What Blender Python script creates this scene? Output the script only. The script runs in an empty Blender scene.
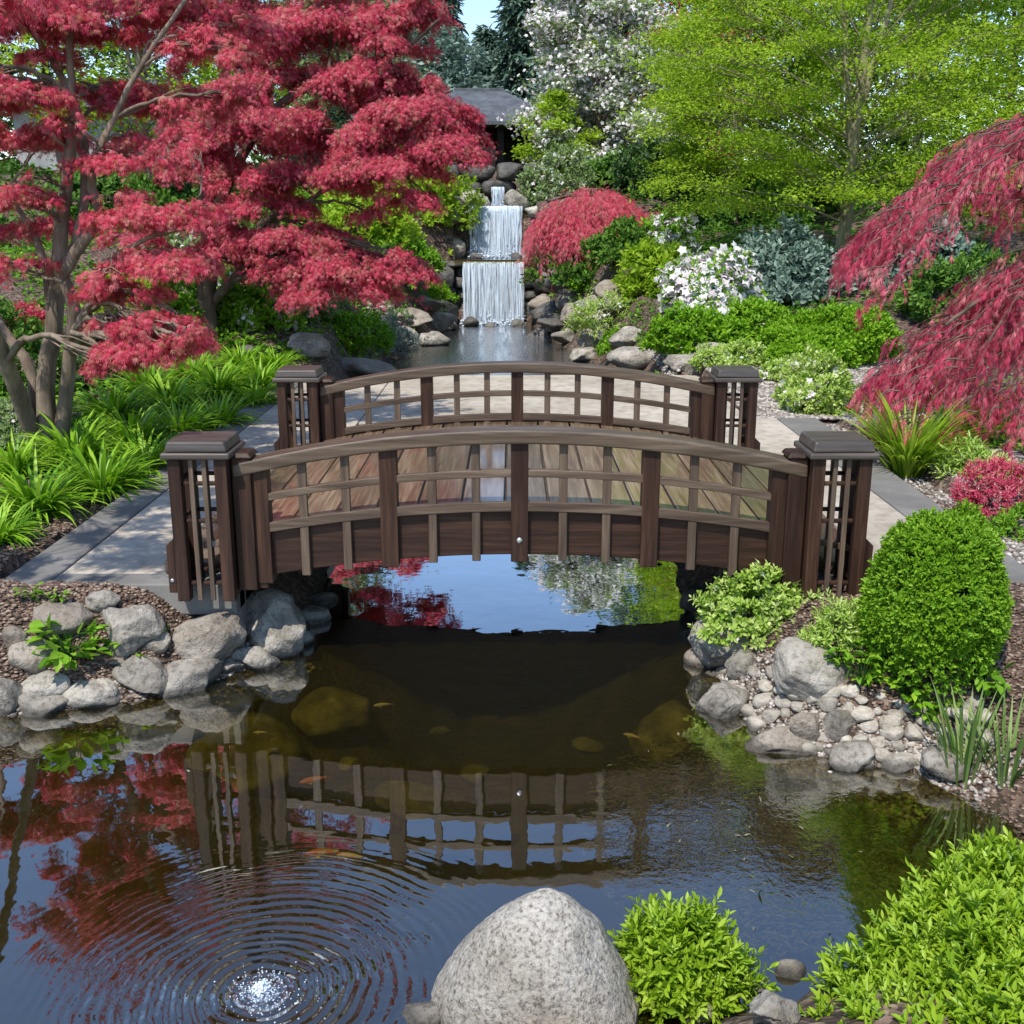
import bpy, bmesh, math, random
import numpy as np
from mathutils import Vector, Matrix
random.seed(7); RNG = np.random.default_rng(7)
S = bpy.context.scene
COL = S.collection
# ------------------------------------------------------------------ camera model
TH = math.radians(15.0); FPX = 1100.0; CAMZ = 2.40
ct, st = math.cos(TH), math.sin(TH)
def ray(px, py):
    X = (px - 512) / FPX; Y = (512 - py) / FPX
    return np.array([X, ct + Y * st, -st + Y * ct])
def AT(px, py, y):
    d = ray(px, py); t = y / d[1]
    return np.array([d[0] * t, y, CAMZ + d[2] * t])
def AZ(px, py, z):
    d = ray(px, py); t = (z - CAMZ) / d[2]
    return np.array([d[0] * t, d[1] * t, z])
def zy(py, y): return float(AT(512, py, y)[2])
def depth(p): return p[1] * ct + (CAMZ - p[2]) * st
def mpp(p): return depth(p) / FPX            # metres per photo pixel at p
# ------------------------------------------------------------------ object helpers
def link(o, parent=None):
    COL.objects.link(o)
    if parent is not None: o.parent = parent
    return o
def tag(o, label=None, cat=None, group=None, kind=None):
    if label: o['label'] = label
    if cat: o['category'] = cat
    if group: o['group'] = group
    if kind: o['kind'] = kind
    return o
def empty(name, loc, label, cat, group=None, rz=0):
    o = bpy.data.objects.new(name, None); o.location = tuple(float(c) for c in loc); o.rotation_euler = (0, 0, rz)
    o.empty_display_size = 0.1
    link(o); return tag(o, label, cat, group)
def npmesh(name, V, F, mat, parent=None, loc=None, var=None, smooth=False):
    """V (N,3); F list of (M,k) int arrays; var per-vertex random attribute"""
    V = np.asarray(V, dtype=np.float32)
    if not isinstance(F, (list, tuple)): F = [F]
    me = bpy.data.meshes.new(name)
    nl = sum(f.size for f in F); nf = sum(len(f) for f in F)
    me.vertices.add(len(V)); me.vertices.foreach_set('co', V.ravel())
    me.loops.add(nl); me.loops.foreach_set('vertex_index', np.concatenate([f.ravel() for f in F]).astype(np.int32))
    me.polygons.add(nf)
    tot = np.concatenate([np.full(len(f), f.shape[1]) for f in F]).astype(np.int32)
    start = np.concatenate([[0], np.cumsum(tot)[:-1]]).astype(np.int32)
    me.polygons.foreach_set('loop_start', start); me.polygons.foreach_set('loop_total', tot)
    if smooth: me.polygons.foreach_set('use_smooth', np.ones(nf, dtype=bool))
    if var is not None:
        a = me.attributes.new('var', 'FLOAT', 'POINT'); a.data.foreach_set('value', np.asarray(var, dtype=np.float32))
    me.update(calc_edges=True)
    if mat: me.materials.append(mat)
    o = bpy.data.objects.new(name, me)
    if loc is not None: o.location = tuple(float(c) for c in loc)
    return link(o, parent)
class MB:
    def __init__(s): s.v = []; s.f = []
    def add(s, V, F):
        n = len(s.v); s.v += [tuple(map(float, p)) for p in V]; s.f += [tuple(i + n for i in f) for f in F]
    def box(s, x0, x1, y0, y1, z0, z1):
        s.add([(x0,y0,z0),(x1,y0,z0),(x1,y1,z0),(x0,y1,z0),(x0,y0,z1),(x1,y0,z1),(x1,y1,z1),(x0,y1,z1)],
              [(0,3,2,1),(4,5,6,7),(0,1,5,4),(1,2,6,5),(2,3,7,6),(3,0,4,7)])
    def sweepx(s, xs, zb, zt, y0, y1):
        """a bar following an arch: xs stations, zb/zt functions"""
        V = []; F = []
        for x in xs:
            V += [(x,y0,zb(x)),(x,y1,zb(x)),(x,y1,zt(x)),(x,y0,zt(x))]
        n = len(xs)
        for i in range(n - 1):
            a = 4*i; b = a + 4
            for k in range(4): F.append((a+k, a+(k+1)%4, b+(k+1)%4, b+k))
        F += [(3,2,1,0), (4*n-4, 4*n-3, 4*n-2, 4*n-1)]
        s.add(V, F)
    def pyramid(s, x0, x1, y0, y1, z0, z1, inset):
        s.add([(x0,y0,z0),(x1,y0,z0),(x1,y1,z0),(x0,y1,z0),(x0+inset,y0+inset,z1),(x1-inset,y0+inset,z1),(x1-inset,y1-inset,z1),(x0+inset,y1-inset,z1)],
              [(0,3,2,1),(4,5,6,7),(0,1,5,4),(1,2,6,5),(2,3,7,6),(3,0,4,7)])
    def build(s, name, mat, parent=None, loc=None, bevel=0, seg=2, smooth=False):
        me = bpy.data.meshes.new(name); me.from_pydata(s.v, [], s.f)
        bm = bmesh.new(); bm.from_mesh(me); bmesh.ops.recalc_face_normals(bm, faces=bm.faces)
        if bevel: bmesh.ops.bevel(bm, geom=bm.edges[:], offset=bevel, segments=seg, profile=0.5, affect='EDGES', clamp_overlap=True)
        bm.to_mesh(me); bm.free()
        if smooth:
            for p in me.polygons: p.use_smooth = True
        me.materials.append(mat)
        o = bpy.data.objects.new(name, me)
        if loc is not None: o.location = tuple(float(c) for c in loc)
        return link(o, parent)
def copy_tree(o, parent=None):
    c = o.copy(); COL.objects.link(c)
    if parent is not None: c.parent = parent
    for ch in list(o.children): copy_tree(ch, c)
    return c
# ------------------------------------------------------------------ noise
class Waves:
    def __init__(s, seed, octaves=4, per=7, gain=0.5, dim=3):
        r = np.random.default_rng(seed); s.k = []; s.p = []; s.a = []
        for o in range(octaves):
            d = r.normal(size=(per, dim)); d /= np.linalg.norm(d, axis=1)[:, None]
            s.k.append(d * (2.0**o) * r.uniform(.7, 1.4, (per, 1))); s.p.append(r.uniform(0, 6.28, per)); s.a.append(np.full(per, gain**o / math.sqrt(per)))
        s.k = np.concatenate(s.k); s.p = np.concatenate(s.p); s.a = np.concatenate(s.a)
    def __call__(s, P): return (np.sin(np.asarray(P) @ s.k.T * 3.0 + s.p) * s.a).sum(axis=-1)
def sstep(a, b, x):
    t = np.clip((x - a) / (b - a), 0, 1); return t * t * (3 - 2 * t)
# ------------------------------------------------------------------ terrain
POND = np.array([(-2.5,4.93),(-2.08,5.05),(-1.68,5.2),(-1.25,5.72),(-1.1,6.1),(-1.15,7),(-1.25,8.4),(-1.6,10),(-1.9,13),(-2.0,17),(-1.75,20.5),(-1.35,23.5),
 (-1.25,25.75),(.4,25.75),(.5,24.3),(.95,20.6),(1.5,17),(1.6,13),(1.3,10),(1.15,8.4),(1.0,7),(1.0,5.8),(1.05,4.85),(1.26,4.52),(1.7,4.36),(1.9,4.1),(2.0,3.75),
 (1.5,3.4),(.9,3.12),(.4,2.93),(-.2,3.02),(-.42,2.7),(-.6,2.2),(-1.2,1.9),(-3,1.8),(-4.6,2.6),(-4.2,4.0),(-3.4,4.75)])
def pond_sd(x, y):
    P = np.stack([np.asarray(x, float), np.asarray(y, float)], -1); A = POND; B = np.roll(POND, -1, 0)
    d2 = np.full(P.shape[:-1], 1e9); ins = np.zeros(P.shape[:-1], bool)
    for a, b in zip(A, B):
        e = b - a; w = P - a; t = np.clip((w @ e) / (e @ e), 0, 1)
        q = w - t[..., None] * e; d2 = np.minimum(d2, (q**2).sum(-1))
        c = ((a[1] <= P[..., 1]) != (b[1] <= P[..., 1]))
        if b[1] != a[1]:
            xi = a[0] + (P[..., 1] - a[1]) / (b[1] - a[1]) * e[0]
            ins ^= c & (P[..., 0] < xi)
    d = np.sqrt(d2); return np.where(ins, -d, d)
TW = Waves(3, 4, 6, .5, 2); TW2 = Waves(5, 3, 6, .6, 2)
PATHZ = 0.475
def hgt(x, y):
    x = np.asarray(x, float); y = np.asarray(y, float)
    s = pond_sd(x, y)
    base = .47 - .17 * sstep(5.5, 3.4, y)
    base = base + np.clip(y - 13, 0, 22) * .135 + np.clip(y - 35, 0, 200) * .035
    base = base + .05 * np.clip(-2.95 - x, 0, 8) + .03 * np.clip(x - 3.5, 0, 8) * sstep(5, 8, y)
    Pn = np.stack([x, y], -1)
    base = base + TW(Pn * .35) * .05 * (1 + np.clip(y - 12, 0, 10) * .25) * sstep(.3, 1.5, s)
    w = .62 + .5 * sstep(12, 20, y)
    k = sstep(0, 1, s / w)
    out = -.05 + k * (base + .05) + TW2(Pn * 3) * .012
    inn = -.05 + np.maximum(s * .75, -.62) + TW2(Pn * 1.6) * .03
    z = np.where(s > 0, out, inn)
    # cascade channel
    ch = (np.abs(x + .42) < .95)
    z = np.where(ch & (y > 25.7) & (y < 27.1), np.minimum(z, 1.42), z)
    z = np.where(ch & (y >= 27.1) & (y < 30), np.minimum(z, 2.45), z)
    # under paving
    pl = (x > -2.86) & (x < -1.4) & (y > 5.66) & (y < 14)
    pr = (x > 1.4) & (x < 3.3) & (y > 5.66) & (y < 10.85)
    z = np.where(pl | pr, np.minimum(z, .40), z)
    z = np.where((x > -2.5) & (x < 2.4) & (y > 10.45) & (y < 13.95), np.minimum(z, .30), z)
    return z
def hz(x, y): return float(hgt(np.array([x]), np.array([y]))[0])
def G(px, py, lo=2.0, hi=90.0):
    """where the sight line through a photo pixel meets the ground"""
    d = ray(px, py); t = np.concatenate([np.arange(lo, 16, .03), np.arange(16, hi, .1)])
    P = d[None] * t[:, None]; P[:, 2] += CAMZ
    below = P[:, 2] < hgt(P[:, 0], P[:, 1])
    i = int(np.argmax(below)) if below.any() else len(t) - 1
    return P[i]
# ------------------------------------------------------------------ materials
def mat(name):
    m = bpy.data.materials.new(name); m.use_nodes = True; nt = m.node_tree
    for n in list(nt.nodes): nt.nodes.remove(n)
    out = nt.nodes.new('ShaderNodeOutputMaterial'); return m, nt, out
def N(nt, t, **kw):
    n = nt.nodes.new(t)
    for k, v in kw.items():
        if k in n.inputs: n.inputs[k].default_value = v
        else: setattr(n, k, v)
    return n
def ramp(nt, stops, interp='LINEAR'):
    r = nt.nodes.new('ShaderNodeValToRGB'); r.color_ramp.interpolation = interp
    e = r.color_ramp.elements
    while len(e) < len(stops): e.new(0.5)
    for i, (p, c) in enumerate(stops): e[i].position = p; e[i].color = (*c, 1) if len(c) == 3 else c
    return r
def leafmat(name, cols, transl=.35, rough=.55, spec=.3, gain=1.0):
    m, nt, out = mat(name)
    a = N(nt, 'ShaderNodeAttribute', attribute_name='var')
    n = len(cols); r = ramp(nt, [(i / (n - 1), tuple(min(1, c * gain) for c in col)) for i, col in enumerate(cols)])
    nt.links.new(a.outputs['Fac'], r.inputs[0])
    b = N(nt, 'ShaderNodeBsdfPrincipled', Roughness=rough); b.inputs['Specular IOR Level'].default_value = spec
    t = N(nt, 'ShaderNodeBsdfTranslucent')
    nt.links.new(r.outputs[0], b.inputs['Base Color']); nt.links.new(r.outputs[0], t.inputs['Color'])
    mx = N(nt, 'ShaderNodeMixShader'); mx.inputs[0].default_value = transl
    nt.links.new(b.outputs[0], mx.inputs[1]); nt.links.new(t.outputs[0], mx.inputs[2]); nt.links.new(mx.outputs[0], out.inputs[0])
    return m
def noisemat(name, stops, scale=8, rough=.85, bump=.3, bscale=None, detail=8, stretch=(1,1,1), coord='Object', spec=.3, rnd=0.0, dist=.02, stops2=None, scale2=60, mix2=.4, distortion=0.0, wet=False, moss=0):
    m, nt, out = mat(name)
    tc = N(nt, 'ShaderNodeTexCoord'); mp = N(nt, 'ShaderNodeMapping'); mp.inputs['Scale'].default_value = stretch
    oi = N(nt, 'ShaderNodeObjectInfo')
    if coord == 'World':
        g = N(nt, 'ShaderNodeNewGeometry'); nt.links.new(g.outputs['Position'], mp.inputs[0])
    else:
        nt.links.new(tc.outputs[coord], mp.inputs[0])
        ml = N(nt, 'ShaderNodeMath', operation='MULTIPLY'); ml.inputs[1].default_value = 37.0; nt.links.new(oi.outputs['Random'], ml.inputs[0])
        nt.links.new(ml.outputs[0], mp.inputs['Location'])
    nz = N(nt, 'ShaderNodeTexNoise', Scale=scale, Detail=detail, Roughness=.62, Distortion=distortion); nt.links.new(mp.outputs[0], nz.inputs['Vector'])
    r = ramp(nt, stops); nt.links.new(nz.outputs['Fac'], r.inputs[0]); col = r.outputs[0]
    if stops2:
        n2 = N(nt, 'ShaderNodeTexNoise', Scale=scale2, Detail=4, Roughness=.7); nt.links.new(mp.outputs[0], n2.inputs['Vector'])
        r2 = ramp(nt, stops2); nt.links.new(n2.outputs['Fac'], r2.inputs[0])
        mx = N(nt, 'ShaderNodeMix', data_type='RGBA', blend_type='MULTIPLY'); mx.inputs[0].default_value = mix2
        nt.links.new(col, mx.inputs[6]); nt.links.new(r2.outputs[0], mx.inputs[7]); col = mx.outputs[2]
    if rnd:
        hs = N(nt, 'ShaderNodeHueSaturation'); mr = N(nt, 'ShaderNodeMapRange'); mr.inputs[3].default_value = 1 - rnd; mr.inputs[4].default_value = 1 + rnd
        nt.links.new(oi.outputs['Random'], mr.inputs[0]); nt.links.new(mr.outputs[0], hs.inputs['Value']); nt.links.new(col, hs.inputs['Color']); col = hs.outputs[0]
    b = N(nt, 'ShaderNodeBsdfPrincipled', Roughness=rough); b.inputs['Specular IOR Level'].default_value = spec
    if moss:
        n4 = N(nt, 'ShaderNodeTexNoise', Scale=scale*1.3, Detail=6, Roughness=.7); nt.links.new(mp.outputs[0], n4.inputs['Vector'])
        r4 = ramp(nt, [(.56, (0,0,0)), (.70, (moss,)*3)]); nt.links.new(n4.outputs['Color'], r4.inputs[0])
        m4 = N(nt, 'ShaderNodeMix', data_type='RGBA'); m4.inputs[7].default_value = (.17,.14,.06,1); nt.links.new(r4.outputs[0], m4.inputs[0]); nt.links.new(col, m4.inputs[6]); col = m4.outputs[2]
    if wet:   # a dark damp band where the stone meets the water
        g = N(nt, 'ShaderNodeNewGeometry'); sz = N(nt, 'ShaderNodeSeparateXYZ'); nt.links.new(g.outputs['Position'], sz.inputs[0])
        ad = N(nt, 'ShaderNodeMath', operation='MULTIPLY_ADD'); ad.inputs[1].default_value = -.06; nt.links.new(nz.outputs['Fac'], ad.inputs[0]); nt.links.new(sz.outputs['Z'], ad.inputs[2])
        mr2 = N(nt, 'ShaderNodeMapRange'); mr2.inputs[1].default_value = -.012; mr2.inputs[2].default_value = .012; mr2.inputs[3].default_value = .34; mr2.inputs[4].default_value = 1; nt.links.new(ad.outputs[0], mr2.inputs[0])
        m5 = N(nt, 'ShaderNodeMix', data_type='RGBA', blend_type='MULTIPLY'); m5.inputs[0].default_value = 1; nt.links.new(col, m5.inputs[6]); nt.links.new(mr2.outputs[0], m5.inputs[7]); col = m5.outputs[2]
    nt.links.new(col, b.inputs['Base Color'])
    if bump:
        n3 = N(nt, 'ShaderNodeTexNoise', Scale=bscale or scale * 3, Detail=8, Roughness=.65); nt.links.new(mp.outputs[0], n3.inputs['Vector'])
        bp = N(nt, 'ShaderNodeBump', Strength=bump, Distance=dist); nt.links.new(n3.outputs['Fac'], bp.inputs['Height']); nt.links.new(bp.outputs[0], b.inputs['Normal'])
    nt.links.new(b.outputs[0], out.inputs[0]); return m
def woodmat(name, cols, axis, rough=.5, spec=.4):
    s = {'x': (1.2, 22, 22), 'y': (22, 1.2, 22), 'z': (22, 22, 1.2)}[axis]
    return noisemat(name, [(.28, cols[0]), (.5, cols[1]), (.72, cols[2])], scale=1.6, rough=rough, bump=.25, bscale=3.2, stretch=s, spec=spec, rnd=.18, dist=.004, distortion=.4,
                    stops2=[(.3, (.45,.45,.45)), (.65, (1,1,1))], scale2=.35, mix2=.8)
M = {}
WD = [(.016,.007,.004), (.043,.020,.012), (.092,.047,.029)]
for ax in 'xyz': M['wood_' + ax] = woodmat('dark_wood_' + ax, WD, ax, .55, .25)
WW = [(.055,.034,.021), (.118,.080,.052), (.22,.165,.115)]
M['rail'] = woodmat('weathered_rail', WW, 'x', rough=.42, spec=.5)
M['slat'] = woodmat('weathered_slat', [(.05,.031,.020), (.11,.073,.049), (.20,.145,.10)], 'z', rough=.5)
M['slat_x'] = woodmat('weathered_bar', [(.05,.031,.020), (.11,.073,.049), (.20,.145,.10)], 'x', rough=.5)
M['cap'] = woodmat('post_cap_wood', [(.05,.038,.031), (.095,.076,.063), (.15,.125,.105)], 'x', rough=.38, spec=.5)
M['deck'] = woodmat('deck_plank', [(.10,.072,.048), (.20,.15,.105), (.31,.25,.19)], 'y', rough=.36, spec=.55)
M['bolt'] = noisemat('steel_bolt', [(.3, (.35,.34,.32)), (.7, (.6,.59,.57))], scale=20, rough=.4, bump=.1)
M['bolt'].node_tree.nodes['Principled BSDF'].inputs['Metallic'].default_value = .8
M['concrete'] = noisemat('path_concrete', [(.3, (.31,.265,.205)), (.5, (.42,.37,.30)), (.72, (.50,.45,.375))], scale=1.3, rough=.9, bump=.35, bscale=90, coord='World', dist=.004,
    stops2=[(.36, (.50,.47,.43)), (.55, (1,1,1))], scale2=9, mix2=.55)
M['slate'] = noisemat('dark_border', [(.3, (.13,.122,.11)), (.55, (.185,.175,.16)), (.75, (.26,.25,.23))], scale=2.2, rough=.75, bump=.3, bscale=70, coord='World', dist=.004, stops2=[(.36,(.6,.6,.6)),(.5,(1,1,1))], scale2=110, mix2=.5)
M['abut'] = noisemat('abutment_concrete', [(.3, (.12,.11,.10)), (.5, (.2,.185,.165)), (.72, (.28,.26,.235))], scale=3, rough=.9, bump=.5, bscale=30, coord='World', dist=.01)
GR = [(.22, (.10,.086,.070)), (.42, (.25,.225,.19)), (.58, (.39,.355,.305)), (.78, (.56,.52,.46))]
M['rock'] = noisemat('grey_rock', GR, wet=True, moss=.55, scale=4.2, rough=.9, bump=.9, bscale=14, rnd=.28, dist=.045, stops2=[(.34, (.35,.33,.30)), (.50, (1,1,1)), (.75, (1.1,1.08,1.0))], scale2=34, mix2=.75)
M['rock_tan'] = noisemat('tan_rock', [(.22, (.13,.105,.08)), (.45, (.29,.245,.195)), (.75, (.46,.41,.345))], wet=True, moss=.5, scale=4.2, rough=.9, bump=.9, bscale=15, rnd=.25, dist=.045, stops2=[(.34, (.4,.37,.33)), (.5, (1,1,1))], scale2=38, mix2=.7)
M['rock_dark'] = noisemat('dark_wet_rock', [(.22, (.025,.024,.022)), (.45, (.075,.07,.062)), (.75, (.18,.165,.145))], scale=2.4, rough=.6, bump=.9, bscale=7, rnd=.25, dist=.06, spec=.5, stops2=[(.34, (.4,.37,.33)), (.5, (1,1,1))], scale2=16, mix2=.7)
M['cobble'] = noisemat('pale_cobble', [(.25, (.22,.19,.15)), (.5, (.38,.34,.28)), (.75, (.52,.475,.41))], scale=1.4, rough=.9, bump=.4, bscale=3, rnd=.3, dist=.15, wet=True)
M['boulder'] = noisemat('pale_granite', [(.25, (.20,.175,.14)), (.5, (.38,.35,.305)), (.75, (.52,.49,.445))], scale=4.0, rough=.88, bump=1.0, bscale=30, rnd=0, dist=.022, moss=.35, stops2=[(.36, (.22,.20,.18)), (.48, (.85,.83,.80)), (.62, (1.15,1.13,1.1))], scale2=70, mix2=.85)
M['sub'] = noisemat('algae_stone', [(.28, (.06,.055,.022)), (.5, (.17,.15,.055)), (.72, (.36,.33,.15))], scale=9, rough=.9, bump=.5, bscale=16, rnd=.2, dist=.03)
M['bark'] = noisemat('maple_bark', [(.3, (.08,.06,.043)), (.5, (.19,.148,.11)), (.72, (.33,.27,.21))], scale=7, rough=.9, bump=.8, bscale=22, stretch=(1,1,.25), dist=.02)
M['bark_dark'] = noisemat('brown_bark', [(.3, (.05,.036,.028)), (.5, (.11,.083,.063)), (.72, (.19,.15,.115))], scale=7, rough=.9, bump=.8, bscale=22, stretch=(1,1,.25), dist=.02)
M['bark_green'] = noisemat('green_grey_bark', [(.3, (.12,.105,.06)), (.5, (.21,.19,.11)), (.72, (.31,.285,.18))], scale=5, rough=.9, bump=.5, bscale=16, stretch=(1,1,.25), dist=.02)
M['red1'] = leafmat('red_maple_leaf', [(.16,.012,.02), (.38,.024,.05), (.56,.04,.09), (.62,.07,.135), (.55,.16,.16), (.32,.13,.06), (.22,.09,.04)], transl=.42, rough=.5, spec=.5, gain=1.13)
M['red2'] = leafmat('crimson_leaf', [(.15,.012,.02), (.36,.024,.052), (.52,.036,.09), (.60,.065,.135), (.53,.15,.155), (.30,.11,.06), (.20,.08,.04)], transl=.40, rough=.5, spec=.5, gain=1.13)
M['redw'] = leafmat('weeping_leaf', [(.13,.012,.022), (.30,.022,.055), (.46,.035,.09), (.54,.07,.14), (.54,.18,.20), (.30,.11,.07)], transl=.38, rough=.5, spec=.5, gain=1.28)
M['lime'] = leafmat('lime_leaf', [(.15,.26,.012), (.26,.41,.018), (.40,.57,.035), (.50,.66,.09)], transl=.55)
M['bright'] = leafmat('bright_leaf', [(.055,.16,.008), (.12,.28,.012), (.20,.40,.02), (.30,.50,.05)], transl=.38)
M['fgshrub'] = leafmat('fresh_leaf', [(.10,.20,.010), (.20,.35,.014), (.32,.48,.025), (.45,.60,.07)], transl=.4, rough=.42, spec=.4)
M['box'] = leafmat('boxwood_leaf', [(.06,.16,.006), (.12,.27,.01), (.19,.37,.015), (.28,.46,.03)], transl=.35)
M['mid'] = leafmat('mid_green_leaf', [(.03,.09,.012), (.07,.17,.02), (.12,.25,.03), (.19,.33,.05)], transl=.35)
M['hedge'] = leafmat('hedge_leaf', [(.07,.19,.006), (.13,.30,.01), (.20,.40,.012), (.28,.47,.03)], transl=.35)
M['dark'] = leafmat('dark_leaf', [(.015,.045,.014), (.035,.08,.022), (.06,.12,.03), (.10,.17,.05)], transl=.3)
M['conifer'] = leafmat('conifer_needle', [(.04,.085,.065), (.07,.13,.095), (.11,.185,.13), (.17,.25,.18)], transl=.15)
M['sage'] = leafmat('blue_green_leaf', [(.08,.14,.11), (.15,.23,.18), (.23,.33,.26), (.34,.44,.36)], transl=.3)
M['pale'] = leafmat('pale_green_leaf', [(.10,.16,.05), (.19,.28,.09), (.29,.39,.15), (.40,.50,.24)], transl=.4)
M['varieg'] = leafmat('variegated_leaf', [(.14,.28,.02), (.28,.44,.05), (.46,.60,.13), (.66,.74,.33)], transl=.35)
M['strap'] = leafmat('strap_leaf', [(.09,.22,.008), (.17,.37,.012), (.28,.51,.022), (.42,.62,.07)], transl=.4, rough=.45, spec=.4)
M['reed'] = leafmat('reed_blade', [(.07,.14,.03), (.13,.23,.05), (.21,.33,.08), (.34,.44,.15)], transl=.35)
M['grey_leaf'] = leafmat('silver_leaf', [(.13,.17,.13), (.22,.27,.21), (.33,.38,.31), (.45,.5,.43)], transl=.3)
M['white'] = leafmat('white_petal', [(.62,.52,.54), (.74,.68,.69), (.80,.78,.77), (.84,.83,.80)], transl=.3, rough=.7)
M['pinkgrey'] = leafmat('pale_pink_bloom', [(.42,.27,.26), (.55,.40,.38), (.62,.52,.49), (.66,.60,.56)], transl=.3)
M['moss'] = leafmat('reflection_fleck_tones', [(.03,.045,.012), (.08,.11,.025), (.15,.16,.05), (.22,.20,.12), (.28,.25,.22)], transl=.1)  # tones of the flecks that imitate foliage reflected in the pond
M['chip'] = leafmat('bark_chip', [(.045,.027,.018), (.10,.062,.042), (.19,.125,.09), (.33,.25,.19)], transl=0)
M['pebble'] = leafmat('gravel_stone', [(.11,.09,.075), (.22,.19,.16), (.34,.30,.26), (.50,.46,.41)], transl=0)
M['roof'] = noisemat('slate_shingle', [(.3, (.05,.056,.066)), (.5, (.085,.095,.11)), (.72, (.13,.14,.16))], scale=3, rough=.7, bump=.5, bscale=14, dist=.03)
M['timber'] = noisemat('dark_timber', [(.3, (.012,.011,.010)), (.6, (.028,.025,.022)), (.8, (.05,.045,.04))], scale=3, rough=.8, bump=.3)
M['plaster'] = noisemat('grey_plaster', [(.3, (.25,.25,.25)), (.7, (.36,.36,.36))], scale=3, rough=.9, bump=.2)
M['ironw'] = noisemat('dark_glass', [(.3, (.01,.012,.014)), (.7, (.02,.024,.028))], scale=3, rough=.1, bump=0)
M['koi'] = noisemat('koi_skin', [(.36, (.85,.16,.05)), (.5, (.85,.3,.14)), (.58, (.88,.75,.65))], scale=9, rough=.4, bump=.1)
M['koi_pale'] = noisemat('pale_koi_skin', [(.36, (.80,.62,.5)), (.55, (.85,.72,.6)), (.62, (.78,.3,.14))], scale=9, rough=.4, bump=.1)
# foam and falling water
m, nt, out = mat('foam'); b = N(nt, 'ShaderNodeBsdfPrincipled', Roughness=.35); b.inputs['Base Color'].default_value = (.66,.75,.84,1); t = N(nt, 'ShaderNodeBsdfTransparent')
mx = N(nt, 'ShaderNodeMixShader'); mx.inputs[0].default_value = .15; nt.links.new(b.outputs[0], mx.inputs[1]); nt.links.new(t.outputs[0], mx.inputs[2]); nt.links.new(mx.outputs[0], out.inputs[0]); M['foam'] = m
m, nt, out = mat('falling_water')
g = N(nt, 'ShaderNodeNewGeometry'); mp = N(nt, 'ShaderNodeMapping'); mp.inputs['Scale'].default_value = (16, 6, .4); nt.links.new(g.outputs['Position'], mp.inputs[0])
nz = N(nt, 'ShaderNodeTexNoise', Scale=2.0, Detail=6, Roughness=.6); nt.links.new(mp.outputs[0], nz.inputs['Vector'])
r = ramp(nt, [(.34, (.03,.03,.03)), (.52, (.45,.45,.45)), (.66, (.88,.88,.88))]); nt.links.new(nz.outputs['Fac'], r.inputs[0])
b = N(nt, 'ShaderNodeBsdfPrincipled', Roughness=.25); b.inputs['Base Color'].default_value = (.72,.82,.92,1); t = N(nt, 'ShaderNodeBsdfTransparent')
mx = N(nt, 'ShaderNodeMixShader'); nt.links.new(r.outputs[0], mx.inputs[0]); nt.links.new(t.outputs[0], mx.inputs[1]); nt.links.new(b.outputs[0], mx.inputs[2]); nt.links.new(mx.outputs[0], out.inputs[0]); M['fall'] = m
# ground: bark mulch, gravel strip, pond bed
m, nt, out = mat('mulch_ground')
g = N(nt, 'ShaderNodeNewGeometry'); sp = N(nt, 'ShaderNodeSeparateXYZ'); nt.links.new(g.outputs['Position'], sp.inputs[0])
vo = N(nt, 'ShaderNodeTexVoronoi', Scale=34); nt.links.new(g.outputs['Position'], vo.inputs['Vector'])
nz = N(nt, 'ShaderNodeTexNoise', Scale=5, Detail=8); nt.links.new(g.outputs['Position'], nz.inputs['Vector'])
sv = N(nt, 'ShaderNodeSeparateColor'); nt.links.new(vo.outputs['Color'], sv.inputs[0])
r1 = ramp(nt, [(0, (.030,.019,.013)), (.4, (.085,.052,.036)), (.75, (.16,.105,.075)), (1, (.27,.20,.15))]); nt.links.new(sv.outputs[0], r1.inputs[0])
r2 = ramp(nt, [(.3, (.45,.45,.45)), (.65, (1,1,1))]); nt.links.new(nz.outputs['Fac'], r2.inputs[0])
mu = N(nt, 'ShaderNodeMix', data_type='RGBA', blend_type='MULTIPLY'); mu.inputs[0].default_value = .8; nt.links.new(r1.outputs[0], mu.inputs[6]); nt.links.new(r2.outputs[0], mu.inputs[7])
bed = ramp(nt, [(.3, (.018,.015,.005)), (.55, (.042,.034,.012)), (.75, (.085,.070,.026))]); nt.links.new(nz.outputs['Fac'], bed.inputs[0])
mr = N(nt, 'ShaderNodeMapRange'); mr.inputs[1].default_value = -.03; mr.inputs[2].default_value = .05; nt.links.new(sp.outputs['Z'], mr.inputs[0])
mb = N(nt, 'ShaderNodeMix', data_type='RGBA'); nt.links.new(mr.outputs[0], mb.inputs[0]); nt.links.new(bed.outputs[0], mb.inputs[6]); nt.links.new(mu.outputs[2], mb.inputs[7])
b = N(nt, 'ShaderNodeBsdfPrincipled', Roughness=.95); nt.links.new(mb.outputs[2], b.inputs['Base Color'])
bp = N(nt, 'ShaderNodeBump', Strength=.8, Distance=.02); nt.links.new(vo.outputs['Distance'], bp.inputs['Height']); nt.links.new(bp.outputs[0], b.inputs['Normal']); nt.links.new(b.outputs[0], out.inputs[0]); M['ground'] = m
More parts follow.
